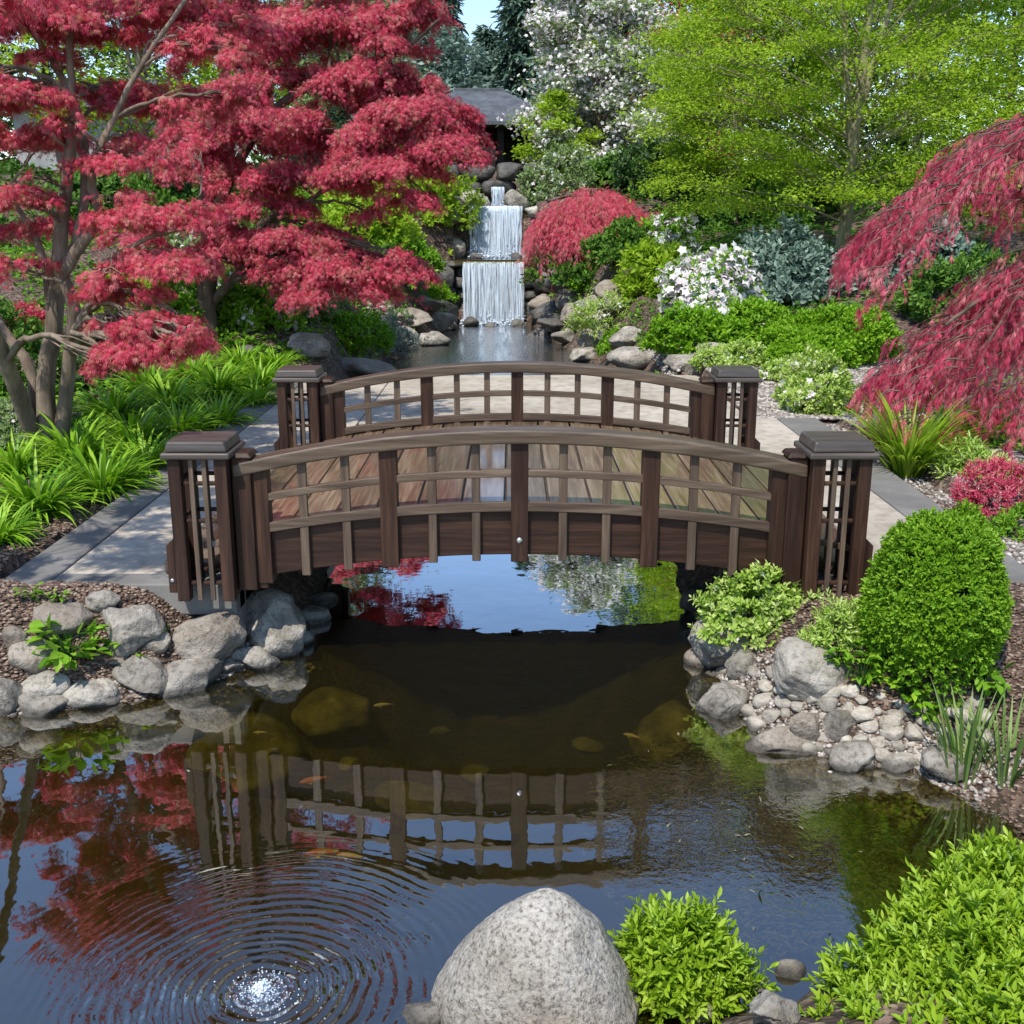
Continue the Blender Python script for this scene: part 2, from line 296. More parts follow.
# pond water
RX, RY = [float(c) for c in AZ(262, 992, 0)[:2]]
m, nt, out = mat('pond_water')
g = N(nt, 'ShaderNodeNewGeometry')
sp = N(nt, 'ShaderNodeSeparateXYZ'); nt.links.new(g.outputs['Position'], sp.inputs[0])
def mth(op, a, b=None, c=None):
    n = N(nt, 'ShaderNodeMath', operation=op)
    for i, v in enumerate((a, b, c)):
        if v is None: continue
        if isinstance(v, (int, float)): n.inputs[i].default_value = v
        else: nt.links.new(v, n.inputs[i])
    return n.outputs[0]
dx = mth('SUBTRACT', sp.outputs['X'], RX); dy = mth('SUBTRACT', sp.outputs['Y'], RY)
wn = N(nt, 'ShaderNodeTexNoise', Scale=3.4, Detail=4); nt.links.new(g.outputs['Position'], wn.inputs['Vector'])
rr = mth('ADD', mth('SQRT', mth('ADD', mth('MULTIPLY', dx, dx), mth('MULTIPLY', dy, dy))), mth('MULTIPLY', wn.outputs['Fac'], .085))
wave = mth('SINE', mth('MULTIPLY', rr, 2 * math.pi / .043))
fall = mth('MULTIPLY', mth('POWER', 2.718, mth('MULTIPLY', mth('MULTIPLY', rr, rr), -5.5)), 1.0)
am = N(nt, 'ShaderNodeTexNoise', Scale=6.5, Detail=3); nt.links.new(g.outputs['Position'], am.inputs['Vector'])
ring = mth('MULTIPLY', mth('MULTIPLY', wave, fall), mth('MULTIPLY', mth('POWER', am.outputs['Fac'], 2.6), .0240))
n1 = N(nt, 'ShaderNodeTexNoise', Scale=2.6, Detail=3, Roughness=.5); nt.links.new(g.outputs['Position'], n1.inputs['Vector'])
n2 = N(nt, 'ShaderNodeTexNoise', Scale=26, Detail=3, Roughness=.55); nt.links.new(g.outputs['Position'], n2.inputs['Vector'])
# ruffled patch by the right bank and along the upper stream
pa = mth('SUBTRACT', sp.outputs['X'], 1.0); pb = mth('SUBTRACT', sp.outputs['Y'], 4.05)
pd = mth('SQRT', mth('ADD', mth('MULTIPLY', pa, mth('MULTIPLY', pa, 1.6)), mth('MULTIPLY', pb, pb)))
ruf = N(nt, 'ShaderNodeMapRange'); ruf.inputs[1].default_value = .35; ruf.inputs[2].default_value = .95; ruf.inputs[3].default_value = 1; ruf.inputs[4].default_value = 0; nt.links.new(pd, ruf.inputs[0])
far = N(nt, 'ShaderNodeMapRange'); far.inputs[1].default_value = 9; far.inputs[2].default_value = 16; nt.links.new(sp.outputs['Y'], far.inputs[0])
hgh = mth('ADD', ring, mth('ADD', mth('MULTIPLY', n1.outputs['Fac'], .0022), mth('MULTIPLY', n2.outputs['Fac'], mth('ADD', .00003, mth('ADD', mth('MULTIPLY', ruf.outputs[0], .0020), mth('MULTIPLY', far.outputs[0], .012))))))
bp = N(nt, 'ShaderNodeBump', Strength=1.0, Distance=1.0); nt.links.new(hgh, bp.inputs['Height'])
fr = N(nt, 'ShaderNodeFresnel', IOR=1.36); nt.links.new(bp.outputs[0], fr.inputs['Normal'])
fac = mth('MINIMUM', 1.0, mth('MULTIPLY_ADD', fr.outputs[0], 3.3, .13))
gl = N(nt, 'ShaderNodeBsdfGlossy', Roughness=.0); gl.inputs['Color'].default_value = (.95,.97,1,1); nt.links.new(bp.outputs[0], gl.inputs['Normal'])
tr = N(nt, 'ShaderNodeBsdfTransparent'); tr.inputs['Color'].default_value = (.52,.48,.22,1)
mx = N(nt, 'ShaderNodeMixShader'); si = N(nt, 'ShaderNodeBsdfDiffuse'); si.inputs['Color'].default_value = (.080,.064,.012,1); ms = N(nt, 'ShaderNodeMixShader'); ms.inputs[0].default_value = .10; nt.links.new(tr.outputs[0], ms.inputs[1]); nt.links.new(si.outputs[0], ms.inputs[2])   # suspended silt
nt.links.new(fac, mx.inputs[0]); nt.links.new(ms.outputs[0], mx.inputs[1]); nt.links.new(gl.outputs[0], mx.inputs[2]); nt.links.new(mx.outputs[0], out.inputs[0]); M['water'] = m

# churned water of the bubbler: foam flecks over clear water
m, nt, out = mat('froth'); g = N(nt, 'ShaderNodeNewGeometry'); nz = N(nt, 'ShaderNodeTexNoise', Scale=95, Detail=4, Roughness=.7); nt.links.new(g.outputs['Position'], nz.inputs['Vector'])
sp2 = N(nt, 'ShaderNodeSeparateXYZ'); nt.links.new(g.outputs['Position'], sp2.inputs[0]); mr = N(nt, 'ShaderNodeMapRange'); mr.inputs[1].default_value = 0; mr.inputs[2].default_value = .022; mr.inputs[3].default_value = -.10; mr.inputs[4].default_value = .16; nt.links.new(sp2.outputs['Z'], mr.inputs[0])
ad = N(nt, 'ShaderNodeMath', operation='ADD'); nt.links.new(nz.outputs['Fac'], ad.inputs[0]); nt.links.new(mr.outputs[0], ad.inputs[1])
r = ramp(nt, [(.48, (0,0,0)), (.64, (.9,.9,.9))]); nt.links.new(ad.outputs[0], r.inputs[0]); b = N(nt, 'ShaderNodeBsdfPrincipled', Roughness=.25); b.inputs['Base Color'].default_value = (.78,.85,.92,1)
t = N(nt, 'ShaderNodeBsdfTransparent'); gl2 = N(nt, 'ShaderNodeBsdfGlossy', Roughness=.05); m1 = N(nt, 'ShaderNodeMixShader'); m1.inputs[0].default_value = .35; nt.links.new(t.outputs[0], m1.inputs[1]); nt.links.new(gl2.outputs[0], m1.inputs[2])
mx = N(nt, 'ShaderNodeMixShader'); nt.links.new(r.outputs[0], mx.inputs[0]); nt.links.new(m1.outputs[0], mx.inputs[1]); nt.links.new(b.outputs[0], mx.inputs[2]); nt.links.new(mx.outputs[0], out.inputs[0]); M['froth'] = m
# ------------------------------------------------------------------ ground and water
def axis(*segs):
    a = np.concatenate([np.arange(s, e, d) for s, e, d in segs]); return np.append(a, segs[-1][1])
gx = axis((-90,-30,6), (-30,-10,1.2), (-10,-4.5,.3), (-4.5,4.5,.075), (4.5,10,.3), (10,30,1.2), (30,90,6))
gy = axis((-12,1.5,.5), (1.5,9,.075), (9,14.5,.14), (14.5,30,.2), (30,45,.8), (45,160,5))
XX, YY = np.meshgrid(gx, gy); ZZ = hgt(XX, YY)
idx = np.arange(XX.size).reshape(XX.shape)
F = np.stack([idx[:-1,:-1], idx[:-1,1:], idx[1:,1:], idx[1:,:-1]], -1).reshape(-1, 4)
tag(npmesh('ground', np.stack([XX, YY, ZZ], -1).reshape(-1, 3), F, M['ground'], smooth=True), 'brown bark mulch garden ground with the pond bed', None, None, 'structure')
w = MB(); w.add([(-6,-1,0),(4,-1,0),(4,25.72,0),(-6,25.72,0)], [(0,1,2,3)])
tag(w.build('water', M['water']), 'dark still pond water with rings and sky reflections', None, None, 'structure')
w = MB(); w.add([(-1.35,25.8,1.46),(.5,25.8,1.46),(.5,27.1,1.46),(-1.35,27.1,1.46)], [(0,1,2,3)])
w.add([(-1.3,27.2,2.52),(.45,27.2,2.52),(.45,29.5,2.52),(-1.3,29.5,2.52)], [(0,1,2,3)])
tag(w.build('upper_water', M['water']), 'small pools of water on the cascade ledges', None, None, 'structure')
# ------------------------------------------------------------------ paths
p = MB(); p.box(-2.52,-1.50, 5.86,13.2, .30,PATHZ); o = p.build('path', M['concrete'], bevel=.008); tag(o, 'concrete path beside the left bed', None, None, 'structure')
p = MB(); p.box(-2.80,-2.53, 5.66,13.2, .30,PATHZ+.003); p.box(-2.523,-1.50, 5.66,5.852, .30,PATHZ+.003)
tag(p.build('path_border', M['slate'], bevel=.01), 'dark stone border of the left path', None, None, 'structure')
p = MB(); p.box(1.50,2.62, 5.86,10.8, .30,PATHZ); tag(p.build('path', M['concrete'], bevel=.008), 'concrete path beside the right bed', None, None, 'structure')
p = MB(); V = [(2.632,5.66),(2.92,5.66),(3.08,9.3),(3.28,10.8),(2.99,10.8),(2.80,9.3)]
p = MB(); p.add([(x,y,z) for z in (.30, PATHZ+.003) for x,y in [(2.628,5.66),(2.92,5.66),(3.02,10.8),(2.74,10.8),(2.628,10.8)]], [(4,3,2,1,0),(5,6,7,8,9)] + [(i,(i+1)%5,(i+1)%5+5,i+5) for i in range(5)])
p.box(1.50,2.621, 5.66,5.852, .30,PATHZ+.003)
tag(p.build('path_border', M['slate'], bevel=.01), 'dark stone border of the right path', None, None, 'structure')
p = MB(); p.box(-1.492,2.35, 10.55,13.9, .34,PATHZ-.004); tag(p.build('pavement', M['concrete'], bevel=.008), 'pale paved crossing behind the bridge', None, None, 'structure')
# abutments: one concrete block beneath each end of the bridge
for sx, lab in ((-1, 'rough concrete block holding the left end of the wooden bridge'), (1, 'rough concrete block holding the right end of the wooden bridge')):
    p = MB(); a, b = sorted((sx*1.50, sx*1.94)); p.box(a, b, 5.72, 8.5, -.5, .44)
    tag(p.build('bridge_abutment', M['abut'], bevel=.02), lab, 'abutment')
    if sx < 0: p = MB(); p.box(-2.80, -1.95, 5.70, 5.80, -.3, .298); tag(p.build('retaining_wall', M['abut'], bevel=.01), 'low concrete footing under the front edge of the left path', 'wall')
# ------------------------------------------------------------------ bridge
YN, YF, BX = 5.65, 8.36, 0.04
br = empty('footbridge', (BX, (YN+YF)/2, .47), 'arched dark timber footbridge with lattice railings over the pond', 'bridge')
br_loc = np.array([BX, (YN+YF)/2, .47])
L = 1.50                                       # half length between the small posts
def arc(zm, sag): return lambda x: zm - sag * ((x - BX) / L)**2
xs = np.linspace(BX - L, BX + L, 33)
yf = YN - .03
z_railtop, z_railbot = zy(430, YN-.06), zy(444, YN-.06)
z_mid_t, z_mid_b = zy(469.5, yf), zy(477, yf)
z_bot_t, z_bot_b = zy(501.5, yf), zy(511, yf)
z_fas = zy(558, yf)
SR = zy(430, YN) - zy(466, YN) - .01; SB = SR * .80
off = lambda o: o
def pb(mb, name, mt, parent, bevel=.006, seg=2):
    o = mb.build(name, mt, parent, None, bevel, seg)
    return o
def railing(y, near):
    b = MB(); b.sweepx(xs, arc(z_railbot, SR), arc(z_railtop, SR), y - .075, y + .075); r = pb(b, 'railing', M['rail'], br, .012, 3)
    wide = [BX + k * .69 for k in (-2,-1,0,1,2)]; wide[0] += .012; wide[-1] -= .012
    y0, y1 = y - .045, y + .045
    top = arc(z_railbot + .004, SR)
    fz = arc(z_fas, SB) if near else arc(z_bot_b - .05, SB)
    for x in wide:
        h = .046; lat = MB(); lat.add([(x-h,y0,fz(x)-.018),(x+h,y0,fz(x)-.018),(x+h,y1,fz(x)-.018),(x-h,y1,fz(x)-.018),(x-h,y0,top(x-h)),(x+h,y0,top(x+h)),(x+h,y1,top(x+h)),(x-h,y1,top(x-h))],
                [(0,3,2,1),(4,5,6,7),(0,1,5,4),(1,2,6,5),(2,3,7,6),(3,0,4,7)]); pb(lat, 'stile', M['wood_z'], r, .005)
    for i in range(4):
        for j in (1, 2):
            x = wide[i] + (wide[i+1] - wide[i]) * j / 3; h = .0225
            b = MB(); ya = y - .038
            b.add([(x-h,ya,fz(x)-.012),(x+h,ya,fz(x)-.012),(x+h,ya+.034,fz(x)-.012),(x-h,ya+.034,fz(x)-.012),(x-h,ya,top(x-h)),(x+h,ya,top(x+h)),(x+h,ya+.034,top(x+h)),(x-h,ya+.034,top(x-h))],
                [(0,3,2,1),(4,5,6,7),(0,1,5,4),(1,2,6,5),(2,3,7,6),(3,0,4,7)])
            pb(b, 'baluster', M['slat'], r, .004)
    b = MB(); b.sweepx(xs, arc(z_mid_b, (SR+SB)/2), arc(z_mid_t, (SR+SB)/2), y - .041, y + .004); pb(b, 'middle_rail', M['slat_x'], r, .004)
    b = MB(); b.sweepx(xs, arc(z_bot_b, SB), arc(z_bot_t, SB), y - .043, y - .0065); pb(b, 'bottom_rail', M['slat_x'], r, .004)
    return fz
fzn = railing(YN, True); fzf = railing(YF, False)
b = MB(); b.sweepx(xs, lambda x: fzn(x) + .012, arc(z_bot_b + .004, SB), YN - .006, YN + .055); pb(b, 'fascia_beam', M['wood_x'], br)
b = MB(); b.sweepx(xs, lambda x: fzf(x) + .006, arc(z_bot_b + .004, SB), YF - .02, YF + .045); pb(b, 'fascia_beam', M['wood_x'], br)
# deck: planks laid across, running from rail to rail
zd = arc(z_bot_b - .012, SB); dk = MB(); x = BX - 1.72; k = 0
random.seed(3)
while x < BX + 1.70:
    wd = .235 + random.uniform(-.01, .01); dz = random.uniform(-.002, .002)
    xa, xb = x + .007, x + wd - .007
    za, zb = zd(xa) + dz, zd(xb) + dz
    dk.add([(xa,YN+.06,za-.035),(xb,YN+.06,zb-.035),(xb,YF-.03,zb-.035),(xa,YF-.03,za-.035),(xa,YN+.06,za),(xb,YN+.06,zb),(xb,YF-.03,zb),(xa,YF-.03,za)],
           [(0,3,2,1),(4,5,6,7),(0,1,5,4),(1,2,6,5),(2,3,7,6),(3,0,4,7)]); x += wd
m, nt, out = mat('worn_deck_plank')
# worn boards: a tone of its own for each board, light seams
g = N(nt, 'ShaderNodeNewGeometry'); mp = N(nt, 'ShaderNodeMapping'); mp.inputs['Scale'].default_value = (26, 1.3, 26); nt.links.new(g.outputs['Position'], mp.inputs[0])
nz = N(nt, 'ShaderNodeTexNoise', Scale=1.5, Detail=8, Roughness=.6, Distortion=.5); nt.links.new(mp.outputs[0], nz.inputs['Vector'])
r = ramp(nt, [(.28, (.08,.047,.024)), (.5, (.19,.122,.068)), (.74, (.33,.25,.165))]); nt.links.new(nz.outputs['Fac'], r.inputs[0])
hs = N(nt, 'ShaderNodeHueSaturation'); mr = N(nt, 'ShaderNodeMapRange'); mr.inputs[3].default_value = .6; mr.inputs[4].default_value = 1.45
nt.links.new(g.outputs['Random Per Island'], mr.inputs[0]); nt.links.new(mr.outputs[0], hs.inputs['Value']); nt.links.new(r.outputs[0], hs.inputs['Color'])
b = N(nt, 'ShaderNodeBsdfPrincipled', Roughness=.34); b.inputs['Specular IOR Level'].default_value = .8; b.inputs['Coat Weight'].default_value = 1.0; b.inputs['Coat Roughness'].default_value = .12; b.inputs['Coat IOR'].default_value = 1.6
n3 = N(nt, 'ShaderNodeTexNoise', Scale=3, Detail=8); nt.links.new(mp.outputs[0], n3.inputs['Vector'])
bp = N(nt, 'ShaderNodeBump', Strength=.2, Distance=.004); nt.links.new(n3.outputs['Fac'], bp.inputs['Height']); nt.links.new(bp.outputs[0], b.inputs['Normal'])
nt.links.new(hs.outputs[0], b.inputs['Base Color']); nt.links.new(b.outputs[0], out.inputs[0])
pb(dk, 'deck', m, br, .004)
b = MB(); b.sweepx(xs, lambda x: zd(x) - .050, lambda x: zd(x) - .0365, YN+.065, YF-.035); b.build('seam_board', M['rail'], br)
for sx in (-1, 1):
    b = MB(); a, c = sorted((BX + sx*1.70, BX + sx*1.98)); b.box(a, c, YN+.2, YF-.2, PATHZ+.004, PATHZ+.07); pb(b, 'step_plank', M['deck'], br, .008)
b = MB(); b.sweepx(xs, lambda x: zd(x) - .13, lambda x: zd(x) - .052, YN + .16, YN + .24); pb(b, 'stringer', M['wood_x'], br)
bo = None
def bolt(x, y, z, parent, r=.018):
    bm = bmesh.new(); bmesh.ops.create_uvsphere(bm, u_segments=14, v_segments=8, radius=r, matrix=Matrix.Translation((x, y, z)) @ Matrix.Diagonal((1, .5, 1, 1)))
    me = bpy.data.meshes.new('bolt'); bm.to_mesh(me); bm.free(); me.materials.append(M['bolt']); [setattr(q, 'use_smooth', True) for q in me.polygons]
    return link(bpy.data.objects.new('bolt', me), parent)
bolt(BX + .0, YN - .047, zy(538, YN), br, .016)
for yq, sgn in ((YN, -1), (YF, 1)):
    for sx in (-1, 1):
        px = BX + sx * 1.655; hw = .152; yc = yq
        zb0, zt0 = (.435, 1.205)
        q = MB(); t = .066                          # corner stiles
        for ax in (-1, 1):
            for ay in (-1, 1):
                xa = px + ax*(hw - t/2); ya = yc + ay*(hw - t/2); q.box(xa-t/2, xa+t/2, ya-t/2, ya+t/2, zb0, zt0)
        for zz in (.52, .86, 1.06):                 # inner cross bars tie the stiles
            for ay in (-1, 1): q.box(px-hw+t+.001, px+hw-t-.001, yc+ay*(hw-t/2)-.012+.0, yc+ay*(hw-t/2)+.012, zz, zz+.022)
            for ax in (-1, 1): q.box(px+ax*(hw-t/2)-.012, px+ax*(hw-t/2)+.012, yc-hw+t+.001, yc+hw-t-.001, zz+.003, zz+.025)
        post = pb(q, 'newel_post', M['wood_z'], br, .006)
        for dx in (-.034, .034):
            for ay in (-1, 1):
                b = MB(); ya = yc + ay*(hw - .016); b.box(px+dx-.012, px+dx+.012, ya-.011, ya+.011, zb0+.005, zt0-.002); pb(b, 'slat', M['slat'], post, .003)
        b = MB(); xa = px - sx*(hw-.016); b.box(xa-.010, xa+.010, yc-hw+t+.001, yc+hw-t-.001, zb0+.005, zt0-.002); pb(b, 'side_panel', M['wood_z'], post, .003)
        b = MB(); b.box(px-hw-.026, px+hw+.026, yc-hw-.028, yc+hw+.028, zt0+.001, zt0+.035); b.pyramid(px-hw-.008, px+hw+.008, yc-hw-.008, yc+hw+.008, zt0+.036, zt0+.092, .012)
        pb(b, 'post_cap', M['cap'], post, .011, 3)
        # solid board and small post where the railing lands
        ix = px - sx*(hw + .052)
        b = MB(); b.box(ix-.050, ix+.050, yc-.07, yc+.075, .47, z_railtop - SR + .035); b.pyramid(ix-.062, ix+.062, yc-.083, yc+.088, z_railtop-SR+.036, z_railtop-SR+.062, .018); pb(b, 'small_post', M['wood_z'], post, .006)
        ix2 = px - sx*(hw + .128); b = MB(); b.box(ix2-.024, ix2+.024, yc-.035, yc+.045, .47, z_railbot - SR + .01); pb(b, 'end_stile', M['wood_z'], post, .004)
        # bracket block on the outer side
        ox = px + sx*(hw + .023)
        b = MB(); b.add([(ox-.021,yc-.14,PATHZ+.005),(ox+.021,yc-.14,PATHZ+.005),(ox+.021,yc+.14,PATHZ+.005),(ox-.021,yc+.14,PATHZ+.005),
                         (ox-.021,yc-.14,.78 if sx>0 else .74),(ox+.021,yc-.14,.74 if sx>0 else .78),(ox+.021,yc+.14,.74 if sx>0 else .78),(ox-.021,yc+.14,.78 if sx>0 else .74)],
                        [(0,3,2,1),(4,5,6,7),(0,1,5,4),(1,2,6,5),(2,3,7,6),(3,0,4,7)]); pb(b, 'foot_bracket', M['wood_z'], post, .004)
        bolt(ox, yc-.143, .55, post, .011)
# children were built in world space: shift their meshes under the bridge's own base
def rebase(root):
    off = Matrix.Translation(-root.location)
    def go(o):
        for c in o.children:
            if c.type == 'MESH': c.data.transform(off)
            go(c)
    go(root)
rebase(br)
# ------------------------------------------------------------------ rocks
def rockmesh(seed, r, sub=4, cuts=9, rough=.10, top=None, angular=1.0):
    rg = np.random.default_rng(seed)
    bm = bmesh.new(); bmesh.ops.create_icosphere(bm, subdivisions=sub, radius=1.0)
    V = np.array([v.co[:] for v in bm.verts]); F = np.array([[v.index for v in f.verts] for f in bm.faces]); bm.free()
    for _ in range(cuts):
        n = rg.normal(size=3); n /= np.linalg.norm(n); c = rg.uniform(.56, .88)
        d = np.maximum(0, V @ n - c); V = V - d[:, None] * n * (.9 * angular)
    wv = Waves(seed + 11, 5, 8, .52)
    V = V * (1 + rough * wv(V * .8))[:, None]
    mx = np.abs(V).max(0); V = V / mx
    return V * np.asarray(r), F
ROCKN = [100]
def rock(name, loc, r, label, group=None, m='rock', rz=None, sub=4, cuts=9, rough=.10, tilt=0, cat='rock'):
    ROCKN[0] += 1; V, F = rockmesh(ROCKN[0], r, sub, cuts, rough)
    o = npmesh(name, V, F, M[m], None, loc, None, True)
    rg = random.Random(ROCKN[0]); o.rotation_euler = (rg.uniform(-.12,.12), tilt + rg.uniform(-.1,.1), rg.uniform(-.3,.3) if rz is None else rz)
    return tag(o, label, cat, group)
def rpx(px, py, w, h, label, m='rock', dpt=.9, group=None, sub=4, cuts=9, name='rock', rough=.13, lift=0, tilt=0, z=None, cat='rock'):
    """a rock seen centred on (px,py), w x h photo pixels, resting where its foot meets the ground"""
    P = G(px, py + h * .36) if z is None else AZ(px, py + h * .36, z)
    k = mpp(P); rx = w * k / 2 * 1.15; rzz = h * k / 2 * 1.15; ry = rx * dpt
    return rock(name, (P[0], P[1] + ry * .45, P[2] + rzz * .62 + lift), (rx, ry, rzz), label, group, m, None, sub, cuts, rough, tilt, cat)
A = rpx
LB = 'rocks along the left bank'
A(203,642,72,60,'large round tan grey rock at mid-bank below the left bridge post','rock_tan',.8,LB,5)
A(272,627,78,60,'big flat topped angular grey rock under the left end of the bridge','rock',1.0,LB,5,14)
A(123,634,68,48,'broad pale grey rock lying below the front edge of the left path','rock',.8,LB,5)
A(64,621,58,34,'low tan grey rock beside the crumbly mulch under the path corner','rock_tan',.8,LB)
A(100,601,34,24,'small rough round rock touching the front edge of the left path','rock',.9,LB,4,5,'rock',.14)
A(142,677,56,36,'rounded grey rock just above the water next to leafy weed','rock',.8,LB)
A(187,683,58,36,'wide smooth grey rock at the waterline of the left bank','rock',.8,LB)
A(253,662,48,28,'low grey rock wedged below the big angular rock','rock',.8,LB)
A(95,698,66,32,'long low grey rock in the water beneath the leafy weed','rock',.8,LB)
A(40,712,54,26,'flat rock at the waterline, second from the left edge','rock',.8,LB)
A(4,700,36,44,'grey rock cut by the left edge of the photo','rock',.8,LB)
A(28,660,42,34,'weathered brown grey rock left of the leafy weed','rock_tan',.8,LB)
A(43,687,46,30,'dull grey rock between the weed and the left edge rock','rock',.8,LB)
A(151,646,32,24,'small dark rock squeezed between two broad rocks','rock',.8,LB)
A(10,640,30,22,'small half buried rock in mulch at the far left','rock_tan',.8,LB)
A(228,668,26,20,'small wedge of rock at the foot of the tan rock','rock_tan',.8,LB)
A(118,662,28,18,'small rock behind the leafy weed leaves','rock_tan',.8,LB)
A(298,642,28,22,'small grey rock right of the big angular rock','rock',.8,LB)
A(312,618,32,18,'flat grey rock in shade beneath the bridge end','rock',.8,LB)
A(324,604,30,16,'topmost shaded rock under the bridge deck on the left','rock',.8,LB)
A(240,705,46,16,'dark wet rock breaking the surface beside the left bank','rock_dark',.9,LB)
RB = 'rocks along the right bank'
A(809,681,80,56,'largest pale rock on the right bank leaning on cobbles','rock',.75,RB,5,9,'rock',.09,.02,.25)
A(721,711,54,42,'blocky pale rock at the water tip of the right bank','rock',.85,RB,5)
A(777,748,68,34,'long flat brown grey rock lying in the shallow water','rock_tan',.7,RB,5)
A(806,731,34,38,'upright egg shaped tan rock below the largest pale rock','rock_tan',.8,RB)
A(840,730,34,36,'egg shaped grey rock beside its tan twin','rock',.8,RB)
A(857,763,50,32,'wet grey rock with a pale crest at the waterline','rock',.8,RB)
A(905,768,46,24,'low grey rock in the shallows under the small cobbles','rock',.8,RB)
A(894,731,26,30,'oval tan rock standing near the boxwood foot','rock_tan',.8,RB)
A(727,645,62,64,'tall grey rock under the right end of the bridge','rock',.9,RB,5)
A(702,662,32,36,'rounded rock at the water corner under the bridge','rock_tan',.8,RB)
A(742,667,32,28,'rough rock between the tall rock and the cobbles','rock',.8,RB)
A(955,768,56,30,'pale flat rock behind the reed blades','rock',.8,RB)
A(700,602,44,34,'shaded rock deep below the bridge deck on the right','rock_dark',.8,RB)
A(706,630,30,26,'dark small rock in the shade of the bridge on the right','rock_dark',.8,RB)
A(985,742,34,24,'pale rock half hidden by reeds near the right edge','rock',.8,RB)
A(975,707,26,18,'small pale rock in the mulch behind the reeds','rock',.8,RB)
random.seed(21); base = [rockmesh(900+i, (1,1,1), 3, 6, .07) for i in range(7)]
cob = []
for i in range(7):
    pass
spots = []
for _ in range(2200):
    px, py = random.uniform(690, 985), random.uniform(655, 775)
    # the cobbles lie in a band that follows the shore
    lo = np.interp(px, [690,760,830,900,985], [655,672,690,702,716]); hi = np.interp(px, [690,740,800,860,985], [690,735,752,766,776])
    if not lo < py < hi: continue
    r = random.uniform(7, 13)
    if all((px-a)**2 + ((py-b_)*1.3)**2 > (.72*(r+c))**2 for a, b_, c in spots): spots.append((px, py, r))
spots = spots[:120]
for i, (px, py, r) in enumerate(spots):
    P = G(px, py); k = mpp(P) * r
    if i < 7:
        V, F = base[i]; o = npmesh('cobble', V, F, M['cobble'], None, None, None, True)
    else:
        o = cob[i % 7].copy(); COL.objects.link(o)
    cob.append(o); o.location = (P[0], P[1], P[2] + k * .3); o.scale = (k*random.uniform(.9,1.2), k*random.uniform(.8,1.1), k*random.uniform(.6,.85)); o.rotation_euler = (random.uniform(-.3,.3), random.uniform(-.3,.3), random.uniform(0,6.28))
    tag(o, 'small rounded cobble packed among the larger rocks of the right bank', 'cobble', 'cobbles packed on the right bank')
# foreground boulder and its neighbours
bo_ = AT(540, 960, 2.95); top = AT(545, 891, 2.95)[2]
bm = bmesh.new(); bmesh.ops.create_icosphere(bm, subdivisions=6, radius=1.0); V = np.array([v.co[:] for v in bm.verts]); F = np.array([[v.index for v in f.verts] for f in bm.faces]); bm.free()
s_ = (V[:, 2:3] + 1)/2; rad = np.linalg.norm(V[:, :2], axis=1, keepdims=True)
Rt = np.minimum(1.0, 1.12*(1 - s_**1.5)**.70) * np.minimum(1, (s_*6)**.5 + .35); V[:, :2] = np.where(rad > 1e-6, V[:, :2]/np.maximum(rad, 1e-6), 0)*Rt*np.minimum(1, rad*3.0)**.6
V[:, 0:1] += .10*np.clip(V[:, 2:3], 0, 1)
for n_, c_ in (((-.62,-.55,.56), .70), ((.70,-.45,.55), .72), ((.25,-.90,.36), .78), ((-.95,.1,.3), .82), ((.1,-.55,.83), .74)):
    n_ = np.array(n_)/np.linalg.norm(n_); V = V - (np.maximum(0, V @ n_ - c_)*.75)[:, None]*n_
V = V*(1 + .030*Waves(301, 5, 8, .55)(V*1.1))[:, None]
V = V*np.array([.33, .29, (top + .12)/2/np.abs(V[:, 2]).max()]); o = npmesh('boulder', V, F, M['boulder'], None, (bo_[0] - .012, 2.95, top/2 - .06), None, True)
tag(o, 'big pale speckled granite boulder rising in the foreground', 'boulder')
FB = 'rocks on the near shore'
A(425,1020,54,26,'low smooth rock tucked left of the granite boulder','rock',.8,FB)
A(652,1012,30,40,'small upright rock between the boulder and the fresh shrub','rock',.8,FB)
A(700,1014,60,36,'rounded grey rock below the small fresh shrub','rock',.8,FB)
A(788,978,36,36,'pale round rock left of the large leafy shrub','rock',.8,FB)
A(752,994,40,30,'dark grey rock between the two foreground shrubs','rock',.8,FB)
A(768,962,30,22,'flat shaded rock in the water edge between the foreground shrubs','rock',.8,FB)
A(735,980,30,24,'brown rock behind the dark grey rock of the near shore','rock_tan',.8,FB)
A(728,1004,26,30,'small brown rock at the foot of the fresh shrub','rock_tan',.8,FB)
A(775,1014,50,28,'low rock at the bottom edge beside the leafy shrub','rock',.8,FB)
# submerged stones
def sub(px, py, w, h, z, label):
    z = z*.75
    P = AZ(px, py, z); k = mpp(P); rz_ = h * k * .55
    rock('submerged_stone', (P[0], P[1], P[2] - rz_ * 1.0), (w*k/2, h*k/2*1.6, rz_), label, 'stones under the water', 'sub', None, 4, 6, .08, 0, 'stone')
sub(235,715,130,84,-.05,'largest olive stone sunk beside the left bank')
sub(335,690,90,50,-.10,'broad dim stone sunk in front of the left rocks')
sub(672,702,84,70,-.07,'large olive stone sunk beside the right bank')
sub(408,782,74,34,-.06,'mossy oval stone just under the surface below mid-pond')
sub(476,765,36,20,-.08,'small round mossy stone right of the oval one')
sub(588,739,34,14,-.10,'small dim stone left of the right bank stone')
sub(440,727,22,8,-.10,'tiny olive stone alone in the open dark water')
sub(350,757,24,14,-.12,'small sunken stone near the pink fish')
sub(320,850,50,14,-.08,'sunken orange brown stone beside the pale fish')
sub(820,785,110,30,-.09,'long brown stone sunk in the shallows of the right bank')
sub(60,735,120,24,-.07,'flat brown ledge stone under water at the left bank')
sub(160,722,80,20,-.05,'narrow brown stone under the waterline rocks')
sub(880,800,80,34,-.10,'wide brown stone sunk below the reeds')
